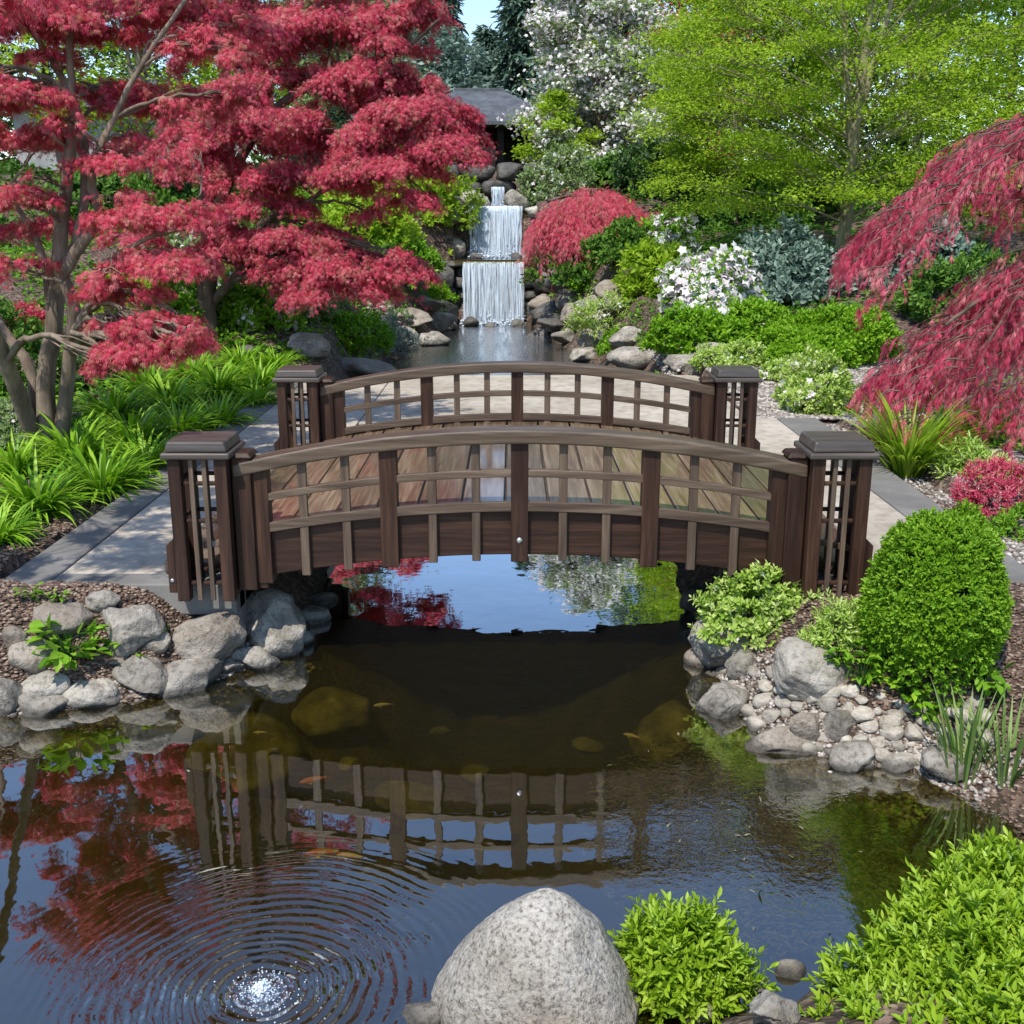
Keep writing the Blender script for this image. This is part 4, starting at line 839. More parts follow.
# small young maple by the lilies under the first one
# ------------------------------------------------------------------ weeping maples
def weeping(label, base, stems, pads, leaf, L, dens, droop, outdir, seed, m='redw', nl=12, hang=.55, name='weeping_maple', lr=.28):
    base = np.array(base); t = empty(name, base, label, 'tree', 'weeping maples'); W = Wood(); Lv = Leaves()
    for pts, r0, r1 in stems: W.tube(pts, r0, r1, 8, 24, .01)
    for i, pd in enumerate(pads):
        c, r = pad_px(*pd[:5]); od = pd[5] if len(pd) > 5 else outdir
        pad_leaves(Lv, c, r, LACE, int(dens*pd[2]*pd[3]), nl, L, leaf, droop, .3, hang, leaf*.22, .25, .9, 5.0, seed*40+i, .40, np.array(od) + rnd(3)*np.array([.18,.18,.10]), (0, 1), lr)
        for k in range(8):
            a = RNG.uniform(0, 6.28); e = c + np.array([r[0]*.7*math.cos(a), r[1]*.7*math.sin(a), -r[2]*.25]); W.tube([c + np.array([0,0,r[2]*.5]), (c+e)/2 + np.array([0,0,r[2]*.5]), e], .012, .004, 4, 8, .01)
    W.build('trunk', M['bark_dark'], t, base); Lv.build('crown', M[m], t, base); return t
yw = 10.2; bw = np.array(G(1085, 440))
def cascade_maple(label, base, tiers, stems):
    '''arching branchlets, each hung with lacy sprays, in separate falling tiers'''
    rs = np.random.default_rng(77); t = empty('weeping_maple', base, label, 'tree', 'weeping maples'); W = Wood(); Lv = Leaves()
    for pts, r0, r1 in stems: W.tube(pts, r0, r1, 9, 24, .01)
    for top, n, l0, l1, dep in tiers:
        C = catmull([AT(px, py, yw + dy) for px, py, dy in top], 60)
        for i in range(n):
            u = rs.uniform(0, 1); p0 = C[int(u*(len(C)-1))] + np.array([rs.normal()*.08, rs.uniform(-dep, dep), rs.normal()*.035 - .0])
            p0[2] -= .30*(abs(p0[1] - C[int(u*(len(C)-1))][1])/max(dep, .1))**2
            L = (l0 + (l1-l0)*u)*rs.uniform(.45, 1.1); d = unit(np.array([-.75 + rs.normal()*.16, -.18 + rs.normal()*.30, .02 + rs.normal()*.10]))
            tt = np.linspace(0, 1, 9); B = p0 + d*(L*tt)[:, None]; B[:, 2] -= .62*L*tt**2; B += rs.normal(size=B.shape)*.012
            W.tube([B[0], B[3], B[6], B[8]], .009, .002, 4, 9)
            ns = int(7 + 26*L); s = rs.uniform(.0, 1, ns)**.85; k = np.minimum((s*8).astype(int), 7); f = (s*8 - k)[:, None]; Q = B[k]*(1-f) + B[k+1]*f
            tang = unit(B[k+1] - B[k]); side = unit(np.cross(tang, UP)); w = rs.uniform(-1, 1, ns)
            sd_ = unit(tang*.7 + side*(w*1.0)[:, None] + np.array([0, 0, -.25]) + rs.normal(size=(ns,3))*.2); sl_ = rs.uniform(.07, .20, ns)*(1 - .35*s); tone = np.clip(rs.uniform(0, .75) + rs.normal(size=ns)*.12, 0, .85)
            m = 7; q = np.linspace(.1, 1, m); P = Q[:, None] + sd_[:, None]*(sl_[:, None]*q[None])[..., None]; P[..., 2] -= .75*sl_[:, None]*q[None]**2
            dd = sd_[:, None]*.8 + rs.normal(size=(ns, m, 3))*.26; dd[..., 2] -= .45 + .8*q[None]
            Lv.add(LACE, P.reshape(-1, 3), dd.reshape(-1, 3), (UP + side[:, None]*w[:, None, None]*.5 + rs.normal(size=(ns, m, 3))*.4).reshape(-1, 3), (.070*rs.uniform(.55, 1.35, (ns, m))).ravel(), np.clip(tone[:, None] + rs.uniform(-.12, .2, (ns, m)), 0, 1).ravel())
    W.build('trunk', M['bark_dark'], t, base); Lv.build('crown', M['redw'], t, base)
cascade_maple('tall weeping lace leaf maple cascading in crimson tiers over the right bed', bw,
  [([(1120,92,.2),(1040,112,0),(970,158,-.1),(912,206,-.3),(872,248,-.45)], 140, .74, .30, .75),
   ([(1130,150,.0),(1060,165,-.2),(1000,196,-.3)], 24, .45, .3, .4),
   ([(1130,212,-.3),(1056,248,-.5),(992,300,-.65),(936,344,-.8),(890,374,-.9)], 140, .92, .28, .55),
   ([(1130,280,-.6),(1060,305,-.8),(990,345,-.95),(940,376,-1.05)], 64, .62, .24, .4),
   ([(1130,350,-1.1),(1050,372,-1.3),(1000,398,-1.4)], 34, .36, .2, .3)],
  [([bw, AT(1085,330,yw), AT(1062,225,yw), AT(1015,150,yw), AT(955,178,yw-.2), AT(905,222,yw-.35)], .10, .014),
   ([AT(1085,400,yw), AT(1060,300,yw-.3), AT(1005,285,yw-.6), AT(945,325,yw-.8)], .07, .012),
   ([AT(1080,420,yw), AT(1060,380,yw-1.0), AT(1010,392,yw-1.3)], .05, .010)])
bc = G(585, 262); yc = float(bc[1]); 
stc = [([bc, bc + np.array([.1,0,.7]), bc + np.array([-.2,-.1,1.3]), bc + np.array([-.8,-.4,1.2])], .09, .03)]
pdc = [(590,204,84,36,yc),(566,216,56,42,yc-.3),(610,214,66,38,yc-.3),(552,234,28,34,yc-.4),(584,230,56,34,yc-.6),(616,232,44,24,yc-.5),(594,194,56,20,yc+.2)]
weeping('low crimson weeping maple mound right of the upper waterfall', bc, stc, pdc, .13, .45, .26, .8, (0, -.35, -.15), 4, 'red2', 9, lr=.25)
bs = G(648, 250); ys = float(bs[1]); weeping('small dusky red maple just right of the crimson mound', bs, [([bs, bs + np.array([0,0,.5])], .05, .02)], [(648,224,56,30,ys),(664,232,44,24,ys),(636,236,40,20,ys-.2)], .12, .38, .22, .7, (0,-.2,-.1), 5, 'redw', 8)
# ------------------------------------------------------------------ broad trees with airy layered crowns
def layered_tree(label, base, height, crown_r, leafm, barkm, leaf, nclump, seed, name='tree', T=DIAMOND, trunk_r=.12, low=.2, lean=0, nl=7, cl=.16, blossom=None, group=None, flat=.16, lobes=46, top=1.0, ys=1.0, twig=1.0):
    base = np.array(base); t = empty(name, base, label, 'tree', group); W = Wood(); Lv = Leaves(); FL = Leaves(); rs = np.random.default_rng(seed)
    axis_ = [base, base + np.array([lean*.3, 0, height*.3]), base + np.array([lean*.7, 0, height*.6]), base + np.array([lean, 0, height*.96])]
    C = W.tube(axis_, trunk_r, trunk_r*.12, 9, 30, .012)
    if trunk_r > .08:
        for q in range(2): W.tube([C[8+q*2], C[8] + np.array([(.35 if q else -.3)*crown_r*.3, 0, height*.25]), C[8] + np.array([(.35 if q else -.3)*crown_r*.8, .2, height*.55])], trunk_r*.6, trunk_r*.1, 7, 16, .015)
    for i in range(lobes):
        f = (i + rs.uniform(0, 1)) / lobes; z = height*(low + (1-low)*f); prof = math.sin(math.pi*min(1, (.22 + .80*f)))**.7 * top
        a = i*2.399 + rs.uniform(-.4, .4); rr_ = crown_r*prof*math.sqrt(rs.uniform(.12, 1))
        p0 = C[int(min(len(C)-1, max(4, (low*.8 + (1-low)*f*.82)*len(C))))]
        c = np.array([base[0] + lean*f + rr_*math.cos(a), base[1] + rr_*math.sin(a)*ys, base[2] + z])
        W.tube([p0, (p0+c)/2 + np.array([0,0,.06*rr_]) + rs.normal(size=3)*.06, c], max(.010, trunk_r*.2*(1-f*.6))*twig, .005, 5, 10, .02)
        pr = crown_r*(.20 + .17*rs.uniform())*(.6 + .4*prof); r = np.array([pr*1.25, pr*1.25, pr*flat*2.2])
        n = int(nclump/lobes*(.6 + .8*rs.uniform()))
        a2 = rs.uniform(0, 6.28, n); q = np.sqrt(rs.uniform(0, 1, n)); P = c + np.stack([r[0]*q*np.cos(a2), r[1]*q*np.sin(a2), r[2]*((1-q*q)*rs.uniform(-.5, 1, n) - .4*q)], -1)
        P = P[Waves(seed*7+i, 2, 6, .6)(P*1.3/max(pr, .3)*.5) > -.35]; n = len(P)
        if n == 0: continue
        for k in range(4): e = P[rs.integers(0, n)]; W.tube([c*.6+p0*.4, (c+e)/2 + rs.normal(size=3)*.04, e], .007*twig, .003, 4, 6, .01)
        Pl = P[:, None] + rs.normal(size=(n, nl, 3))*cl*np.array([1, 1, .5]); d = rs.normal(size=(n, nl, 3)); d[..., 2] = d[..., 2]*.4 - .15
        up = UP + rs.normal(size=(n, nl, 3))*.5; v = np.clip(rs.uniform(0, .6, n)[:, None] + rs.uniform(0, .4, (n, nl)), 0, 1)
        Lv.add(T, Pl.reshape(-1, 3), d.reshape(-1, 3), up.reshape(-1, 3), (leaf*rs.uniform(.6, 1.3, (n, nl))).ravel(), v.ravel())
        if blossom:
            k = int(n*blossom); Q = P[rs.integers(0, n, k)] + rs.normal(size=(k, 3))*cl; FL.add(FLOWER, Q, rs.normal(size=(k, 3)), UP + np.array([0,-.8,0]) + rs.normal(size=(k, 3))*.7, leaf*rs.uniform(.35, .65, k), rs.uniform(0, 1, k))
    W.build('trunk', barkm, t, base); Lv.build('crown', leafm, t, base)
    if blossom: FL.build('blossom', M['white'], t, base)
    return t
g = G(835, 303); g = AT(838, 290, float(g[1]) + 1.6); g[2] = hz(g[0], g[1])
layered_tree('tall airy lime green tree with a slim bare trunk on the right slope', g, 8.4, 3.5, M['lime'], M['bark_green'], .068, 11000, 11, 'spring_tree', DIAMOND, .13, .15, .3, 12, .13, None, None, .12, 84, 1.0, .42)
g2 = AT(735, 232, 25.5); g2[2] = hz(g2[0], g2[1]); layered_tree('slender lime green tree standing behind the white flowering shrub', g2, 6.2, 2.1, M['lime'], M['bark'], .09, 7000, 12, 'spring_tree', DIAMOND, .09, .16, -.1, 10, .15, None, None, .13, 60)
g3 = AT(905, 250, 27); g3[2] = hz(g3[0], g3[1]); layered_tree('second lime green tree on the upper right slope behind the first', g3, 9.5, 4.2, M['lime'], M['bark_green'], .14, 8500, 13, 'spring_tree', DIAMOND, .15, .1, .3, 7, .2, None, None, .14, 56)
g4 = AT(598, 175, 33); g4[2] = hz(g4[0], g4[1]); layered_tree('white blossoming tree standing right of the pavilion', g4, 6.4, 2.3, M['pale'], M['bark'], .12, 6000, 14, 'blossom_tree', DIAMOND, .12, .1, .0, 6, .17, 3.6, None, .22, 50)
g5 = AT(556, 180, 31.5); g5[2] = hz(g5[0], g5[1]); layered_tree('young yellow green tree beside the pavilion eave', g5, 2.7, 1.15, M['lime'], M['bark'], .12, 1300, 15, 'spring_tree', DIAMOND, .05, .15, 0, 6, .12, None, None, .3, 24)
g6 = AT(690, 150, 36); g6[2] = hz(g6[0], g6[1]); layered_tree('purple leaved tree half hidden behind the lime green trees', g6, 6.5, 2.4, M['red1'], M['bark_dark'], .16, 1800, 16, 'purple_tree', DIAMOND, .12, .15, 0, 6, .2, None, None, .25, 36)
g7 = AT(150, 200, 27); g7[2] = hz(g7[0], g7[1]); layered_tree('yellow green tree showing through the gaps of the first red maple', g7, 6.8, 3.0, M['lime'], M['bark'], .14, 3000, 17, 'spring_tree', DIAMOND, .12, .2, 0, 7, .18, None, None, .18, 44)
g8 = AT(330, 180, 33); g8[2] = hz(g8[0], g8[1]); layered_tree('pale green tree behind the crimson maple left of the pavilion', g8, 6.2, 2.6, M['pale'], M['bark'], .16, 2600, 18, 'garden_tree', DIAMOND, .12, .12, 0, 6, .2, None, None, .25, 40)
g9 = AT(430, 130, 43); g9[2] = hz(g9[0], g9[1]); layered_tree('grey green tree rising behind the pavilion roof on the left', g9, 5.6, 3.2, M['sage'], M['bark'], .2, 3000, 19, 'garden_tree', DIAMOND, .12, .08, 0, 6, .24, None, None, .28, 44)
# background wood
k = 0
for px, y, h, r, mt_, lab in [(-260,40,13,5,'mid','round green tree at the far left rim of the garden'),(-60,44,13,5,'dark','dark round tree behind the house at the left'),(60,48,13,4.6,'mid','mid green tree above the house roof'),(215,46,12,4.6,'dark','dark green tree between the two red maple crowns'),(300,50,11,4.4,'sage','grey green tree behind the crimson maple crown'),
   (650,47,12,4.2,'sage','grey green tree behind the white blossoming tree'),(720,44,13,4.6,'dark','dark green tree behind the slender lime tree'),(800,46,14,5,'mid','mid green tree behind the tall lime tree'),(900,42,14,5,'dark','dark green tree behind the second lime tree'),(1000,40,14,5,'pale','pale green tree above the weeping maple'),(1120,36,13,5,'mid','green tree beyond the right edge of the garden'),(1280,34,13,5,'dark','dark tree far beyond the right edge')]:
    c = AT(px, 200, y); c[2] = hz(c[0], c[1]); k += 1
    layered_tree(lab, c, h, r, M[mt_], M['bark_dark'], .30, 2100, 30+k, 'background_tree', DIAMOND, .16, .03, 0, 6, .34, None, 'trees closing the garden', .34, 44)
# near evergreens on the right slope that back the lime trees
def conifer(label, px, y, h, r, seed):
    rs = np.random.default_rng(seed); b = AT(px, 200, y); b[2] = hz(b[0], b[1]); t = empty('conifer_tree', b, label, 'tree', 'conifers on the ridge'); W = Wood(); Lv = Leaves()
    W.tube([b, b + np.array([0,0,h*.5]), b + np.array([0,0,h])], .22, .03, 8, 16)
    P = []; D = []; nb = int(120)
    for i in range(nb):
        f = (i/nb)**.9; z = h*(.05 + .94*f); a = i*2.399; rr_ = r*(1-f)**.85*rs.uniform(.75, 1.1) + .1
        d = np.array([math.cos(a), math.sin(a), 0]); e = b + np.array([0,0,z]) + d*rr_ + np.array([0,0,-.28*rr_]); W.tube([b + np.array([0,0,z]), b + np.array([0,0,z+.06*rr_]) + d*rr_*.5, e], .03, .008, 4, 6)
        n = int(12 + 34*rr_/r*1.6); s = rs.uniform(.15, 1.0, n); Q = b + np.array([0,0,z]) + d*(rr_*s)[:, None] + np.stack([0*s, 0*s, .08*rr_*s - .36*rr_*s*s], -1); sd = np.array([-d[1], d[0], 0]); w_ = rs.uniform(-1, 1, n)
        Q = Q + sd*(w_*.33*rr_*(1.1-s))[:, None] + rs.normal(size=(n,3))*.06; P.append(Q); D.append(d + sd*w_[:, None]*1.1 + np.array([0,0,-.55]) + rs.normal(size=(n,3))*.35)
    P = np.concatenate(P); D = np.concatenate(D); n = len(P)
    for q in range(3): Lv.add(NARROW, P + rs.normal(size=(n,3))*.10, D + rs.normal(size=(n,3))*.4, UP + rs.normal(size=(n,3))*.4, .5*rs.uniform(.6, 1.2, n), rs.uniform(0, 1, n))
    W.build('trunk', M['bark_dark'], t, b); Lv.build('crown', M['conifer'], t, b)
for i, (px, y, h, r, lab) in enumerate([(395,58,11.2,2.6,'leftmost blue green conifer on the ridge behind the pavilion'),(440,54,10.0,2.4,'shorter conifer between the leftmost one and the pavilion roof'),(488,62,7.6,2.2,'conifer under the patch of open sky'),(528,56,11.5,2.7,'broad conifer right above the pavilion roof'),(568,52,11.8,2.6,'tall conifer behind the white blossoming tree'),(620,58,12.4,2.8,'rightmost tall conifer on the ridge'),(350,52,10.4,2.5,'conifer peeping above the crimson maple')]):
    conifer(lab, px, y, h, r, 60+i)
# ------------------------------------------------------------------ shrubs
def shrub(label, c, r, leafm, leaf, n, T=LEAF, seed=0, name='shrub', cat='shrub', bump=.14, hollow=.72, nl=6, rosette=True, flowers=0, fl_m='white', fl_s=.05, stems=True, group=None, bf=2.2, bark='bark_dark', upb=.5, sprig=None, lo=.12):
    c = np.array(c, float); rs = np.random.default_rng(seed + 500); t = empty(name, c, label, cat, group)
    d = rs.normal(size=(n, 3)); d[:, 2] = np.abs(d[:, 2])*(1 + lo*.6) - lo; d = unit(d); wv = Waves(seed + 900, 3, 7, .6)
    R = (1 + bump*1.6*wv(d*bf*.5)) * rs.uniform(hollow, 1.0, n)**.5
    P = c + d*R[:, None]*np.array(r); nrm = unit(d/np.array(r)*min(r)); Lv = Leaves(); s = sprig or leaf*1.2
    # each sprig: a little shoot with leaves set round it
    ax = unit(nrm*.8 + UP*upb + rs.normal(size=(n, 3))*.35); side = unit(np.cross(ax, rs.normal(size=(n, 3)))); side2 = np.cross(ax, side); tone = rs.uniform(0, .55, n)
    for k in range(nl):
        a = k*2.4; h = (k+.3)/nl; out = side*math.cos(a) + side2*math.sin(a); Q = P + ax*(s*h)[..., None] if np.ndim(s) else P + ax*s*h
        dd = out*(1.0 - .55*h) + ax*(.45 + .5*h) + rs.normal(size=(n, 3))*.18
        Lv.add(T, Q, dd, ax + rs.normal(size=(n, 3))*.15, leaf*rs.uniform(.7, 1.2, n)*(1 - .25*h), np.clip(tone + .35*h + rs.uniform(0, .2, n), 0, 1))
    W = Wood()
    for k in range(9):
        a = rs.uniform(0, 6.28); e = c + np.array([r[0]*.6*math.cos(a), r[1]*.6*math.sin(a), r[2]*rs.uniform(.4, .8)]); W.tube([c + np.array([0,0,-.03]), c + (e-c)*.5 + rs.normal(size=3)*.03*r[0], e], .012*max(1, r[2]), .004, 5, 8)
    W.build('stem', M[bark], t, c); Lv.build('foliage', leafm, t, c)
    if flowers:
        FL = Leaves(); m = int(n*flowers); dd = d[:m]; keep = dd[:, 2] > -.05; dd = dd[keep]; Q = c + dd*(R[:m][keep]*1.03)[:, None]*np.array(r); m = len(dd)
        for k in range(5):
            o = rs.normal(size=(m, 3))*fl_s*.7; FL.add(FLOWER, Q + o , rs.normal(size=(m, 3)), dd + np.array([0,-.3,.5]) + rs.normal(size=(m, 3))*.35, fl_s*rs.uniform(.7, 1.1, m), rs.uniform(0, 1, m))
        FL.build('blossom', M[fl_m], t, c)
    return t
LSLIM = T_([(0,0,0),(.38,.17,.05),(.72,.13,.03),(1,0,-.10),(.72,-.13,.03),(.38,-.17,.05)], [(0,1,2,3),(0,3,4,5)])
def spx(label, px, pyb, w, h, leafm, leaf, n, dpt=.9, y=None, **kw):
    P = G(px, pyb) if y is None else AT(px, pyb, y)
    k = mpp(P); rx = w*k/2; c = np.array([P[0], P[1] + rx*dpt*.7, 0]); c[2] = hz(c[0], c[1]) - .03
    # seen height of an ellipsoid cap standing on the ground
    return shrub(label, c, (rx, rx*dpt, h*k*.82), M[leafm], leaf, n, **kw)
shrub('round clipped boxwood ball beside the front right bridge post', (1.955, 4.78, hz(1.955, 4.78) + .25), (.285, .29, .47), M['box'], .026, 8200, LEAF, 1, 'boxwood_shrub', bump=.06, hollow=.74, nl=7, bf=3.2, sprig=.04, lo=.5)
bx = bpy.data.objects['boxwood_shrub']
shrub('large leafy fresh green shrub filling the lower right corner', (1.72, 2.66, .0), (.68, .60, .45), M['fgshrub'], .048, 4800, LSLIM, 2, 'leafy_shrub', bump=.10, hollow=.7, nl=12, bf=2.6, sprig=.10, upb=.9)
shrub('small fresh green shrub between the granite boulder and bottom rocks', (.535, 2.99, .02), (.155, .11, .20), M['fgshrub'], .048, 400, LSLIM, 3, 'leafy_shrub', bump=.15, hollow=.4, nl=11, sprig=.09, upb=.7)
spx('variegated cream and green shrub in front of the right bridge post', 768, 640, 120, 62, 'varieg', .042, 900, .6, seed=4, nl=6, flowers=.05, fl_s=.016, bump=.2)
spx('loose green shrub between the variegated shrub and the boxwood', 838, 650, 60, 40, 'varieg', .04, 380, .6, seed=5, nl=6, bump=.22, T=NARROW)
spx('white flowering rhododendron on the right slope', 718, 326, 100, 78, 'bright', .10, 1300, .8, seed=6, nl=6, flowers=.8, fl_s=.08, bump=.2)
spx('pale pink flowering bush left of the white rhododendron', 664, 262, 54, 38, 'bright', .13, 320, .8, seed=7, flowers=.4, fl_s=.10)
spx('yellow green rounded bush at the left side of the white rhododendron', 662, 300, 56, 50, 'lime', .13, 500, .8, seed=8)
spx('dull blue green shrub behind the lime hedge', 800, 305, 100, 72, 'sage', .15, 1000, .8, seed=9, bump=.18)
spx('blue green shrub behind the weeping maple', 935, 300, 120, 80, 'sage', .15, 1000, .8, seed=10, bump=.18)
spx('wide bright green hedge below the slim tree trunk', 828, 366, 150, 52, 'hedge', .07, 4200, .6, seed=11, bump=.12, nl=6)
spx('fresh green low bush in front of the white rhododendron', 700, 352, 84, 34, 'hedge', .085, 800, .7, seed=12, bump=.18)
spx('mid green low bush joining the hedge and the rhododendron', 752, 345, 74, 36, 'hedge', .085, 800, .7, seed=13, bump=.18)
spx('pale yellow variegated shrub edging the gravel in front of the hedge', 740, 366, 70, 24, 'varieg', .055, 900, .7, seed=14, flowers=.05, fl_s=.03)
spx('white dotted lime green hydrangea clump on the gravel behind the bridge', 820, 414, 88, 46, 'varieg', .06, 1300, .7, seed=15, flowers=.07, fl_s=.045, bump=.22)
spx('lime green hydrangea nearest the far right bridge post', 790, 384, 46, 22, 'varieg', .055, 500, .7, seed=16, flowers=.06, fl_s=.04)
spx('dark green bush under the crimson mound', 585, 288, 76, 30, 'mid', .12, 420, .7, seed=17)
spx('bright green bush right of the crimson mound foot', 622, 268, 60, 34, 'mid', .12, 420, .7, seed=18)
spx('fresh green tuft on the slope right of the lower fall', 585, 292, 30, 24, 'hedge', .10, 160, .7, seed=19)
spx('cream flowering low bush above the pale rocks', 612, 336, 84, 34, 'varieg', .085, 500, .6, seed=20, T=NARROW, flowers=.10, fl_s=.03)
spx('low bright tuft between the pale rocks behind the railing', 618, 356, 40, 20, 'hedge', .07, 160, .7, seed=21)
spx('pale yellow green shrub below the pavilion on the right', 562, 196, 64, 54, 'pale', .12, 900, .8, 29.0, seed=22, flowers=.1, fl_s=.07)
spx('large dark shrub under the white blossoming tree', 625, 206, 120, 66, 'mid', .17, 900, .8, 30, seed=23)
spx('dark evergreen shrub behind the crimson mound', 665, 225, 90, 56, 'dark', .16, 700, .8, 28.5, seed=24)
spx('yellow green shrub on the left side of the upper waterfall', 425, 232, 84, 74, 'lime', .13, 1100, .8, seed=25, bump=.2)
spx('fresh green shrub below the crimson maple branches', 368, 250, 90, 62, 'lime', .13, 900, .8, seed=26, bump=.2)
spx('bright green shrub behind the crimson maple trunk', 330, 235, 90, 44, 'bright', .13, 600, .8, 24.5, seed=27)
spx('green bush with white flowers right of the crimson maple trunk', 245, 330, 70, 46, 'bright', .10, 700, .7, seed=28, flowers=.14, fl_s=.05)
spx('white flowered low bush in the middle of the left slope', 285, 316, 80, 40, 'pale', .10, 620, .7, seed=29, flowers=.2, fl_s=.05)
spx('green bush between the two maple trunks', 165, 345, 90, 60, 'bright', .09, 900, .8, seed=30)
spx('dark green bush behind the stems of the first maple', 105, 390, 90, 60, 'dark', .08, 700, .8, seed=31)
spx('yellow green bush at the back of the left bed', 130, 330, 80, 60, 'lime', .10, 600, .8, seed=32)
spx('green bush at the far left behind the maple stems', 14, 400, 90, 90, 'mid', .08, 800, .8, seed=33)
spx('whitish flowering ground bush at the left maple foot', 8, 450, 60, 40, 'pale', .05, 420, .7, seed=34, flowers=.25, fl_s=.02)
spx('fresh green low shrub near the round rock at the upper pool', 345, 348, 74, 36, 'hedge', .075, 700, .7, seed=35)
spx('silvery grey shrub left of the stream', 382, 356, 64, 36, 'grey_leaf', .075, 600, .7, seed=36, T=NARROW)
spx('pale pink flowering mat above the silvery shrub', 372, 324, 66, 22, 'pale', .07, 400, .7, seed=37, flowers=.4, fl_s=.045, fl_m='pinkgrey')
spx('lime green tuft at the left rim of the stream', 430, 300, 44, 18, 'hedge', .09, 260, .7, seed=38)
spx('bright green bush on the right bed behind the weeping maple', 975, 330, 120, 60, 'mid', .10, 900, .8, seed=39)
spx('dark red low barberry in the right bed corner', 1004, 512, 74, 44, 'redw', .045, 620, .8, seed=40, T=NARROW)
spx('small dark red plant beside the ornamental grass', 952, 452, 34, 24, 'redw', .04, 180, .8, seed=41)
spx('pale yellow green spreading plant in the right bed', 982, 478, 62, 34, 'varieg', .07, 260, .8, seed=42, T=NARROW)
spx('light green low plant below the weeping maple', 1000, 446, 76, 30, 'varieg', .06, 320, .8, seed=43, T=NARROW)
spx('green low plant at the right edge beside the barberry', 1018, 540, 50, 34, 'bright', .05, 260, .8, seed=44, T=NARROW)
spx('pinkish red azalea glimpsed at the left edge behind the maple', 14, 346, 60, 34, 'red1', .07, 380, .8, seed=45)
spx('round green shrub left of the upper slope house', 90, 250, 110, 60, 'mid', .15, 700, .8, 24, seed=46)
spx('large green shrub mass behind the crimson maple', 250, 225, 120, 66, 'mid', .15, 900, .8, 25.5, seed=47)
spx('dark shrub between the house and the crimson maple', 190, 232, 100, 60, 'dark', .15, 700, .8, 27.5, seed=48)
spx('pale flowering shrub on the middle left slope', 190, 300, 110, 44, 'pale', .12, 700, .8, 20, seed=49, flowers=.2, fl_s=.06)
spx('green shrub left of the upper cascade rocks', 400, 284, 70, 40, 'bright', .12, 500, .8, seed=50)
spx('dark green shrub on the right rim under the lime trees', 880, 262, 120, 60, 'dark', .15, 800, .8, 27, seed=51)
spx('green shrub on the slope right of the blue green shrub', 760, 262, 90, 54, 'mid', .14, 700, .8, 24.5, seed=52)
# ------------------------------------------------------------------ strap leaved clumps
def straps(label, c, n, length, width, leafm, spread=1.0, seed=0, name='lily_clump', cat='plant', group=None, stiff=.6, seg=6, foot=.12):
    c = np.array(c, float); rs = np.random.default_rng(seed); t = empty(name, c, label, cat, group)
    a = rs.uniform(0, 6.28, n); l = length*rs.uniform(.55, 1.15, n); inc = rs.uniform(.1, 1.0, n)*spread
    s = np.linspace(0, 1, seg+1); dr = np.stack([np.cos(a), np.sin(a)], -1); b0 = dr*(rs.uniform(0, foot, n))[:, None]
    th = inc[:, None]*.75 + (1-stiff)*s[None]**1.3*(1.1 + inc[:, None])*1.25
    dx = np.cumsum(np.sin(th)*l[:, None]/seg, 1); dz = np.cumsum(np.cos(th)*l[:, None]/seg, 1); dx -= dx[:, :1]; dz -= dz[:, :1]
    Cc = np.stack([b0[:, :1] + dr[:, :1]*dx, b0[:, 1:] + dr[:, 1:]*dx, dz], -1); sd = np.stack([-dr[:, 1], dr[:, 0], 0*a], -1)
    w = width*(np.sin(np.pi*np.clip(s*.86 + .10, 0, 1))**.7)*(1-s**6); w[-1] = width*.04
    off = sd[:, None]*(w[None, :, None]*rs.uniform(.7, 1.2, n)[:, None, None]); lift = np.array([0, 0, 1])*w[None, :, None]*.35
    V = np.stack([Cc - off + lift, Cc, Cc + off + lift], 2).reshape(-1, 3); k = (seg+1)*3
    f = []
    for i in range(seg): f += [(3*i, 3*i+1, 3*i+4, 3*i+3), (3*i+1, 3*i+2, 3*i+5, 3*i+4)]
    F = (np.array(f)[None] + (np.arange(n)*k)[:, None, None]).reshape(-1, 4)
    npmesh('blades', V, F, leafm, t, None, np.repeat(rs.uniform(0, 1, n), k)); return t
def lpx(label, px, py, w, m='strap', n=110, k_len=1.0, **kw):
    P = G(px, py); r = w*mpp(P)/2; return straps(label, (P[0], P[1]+r*.3, P[2]-.02), n, r*1.5*k_len, kw.pop('wd', r*.055), M[m], **kw)
LG = 'lily clumps in the left bed'
for i, (px, py, w, lab) in enumerate([(30,520,120,'lily clump in front of the first maple at the left edge'),(95,500,120,'lily clump nearest the slanting border of the left path'),(140,478,96,'lily clump leaning over the path border'),(70,470,110,'lily clump right at the foot of the first maple stems'),(128,452,96,'lily clump just behind the one leaning over the border'),
   (175,440,84,'lily clump left of the front left bridge post top'),(215,432,84,'lily clump at the path edge behind the front left post'),(165,415,90,'lily clump below the drooping red maple branch'),(250,412,76,'lily clump beside the path before the far left post'),(110,425,90,'lily clump behind the maple foot in shade'),
   (215,398,80,'lily clump in the middle of the back row of the left bed'),(258,390,66,'last lily clump before the far left bridge post'),(190,384,74,'lily clump right under the tip of the red branch'),(240,372,60,'small lily clump behind the last big one'),(10,480,90,'lily clump cut by the left edge beside the maple'),(-10,545,90,'lily clump at the left edge above the mulch corner'),(275,372,50,'narrow lily clump touching the far left post'),(145,398,80,'lily clump under the middle of the red branch')]):
    lpx('green strappy ' + lab, px, py, w, n=230, k_len=.80, wd=w*mpp(G(px,py))/2*.036, spread=1.05, seed=200+i, group=LG, stiff=.42)
lpx('tall fountain of bright ornamental grass beside the right path', 912, 480, 112, m='fgshrub', n=300, k_len=1.05, spread=.75, seed=240, name='ornamental_grass', cat='grass clump', stiff=.55, wd=.013)
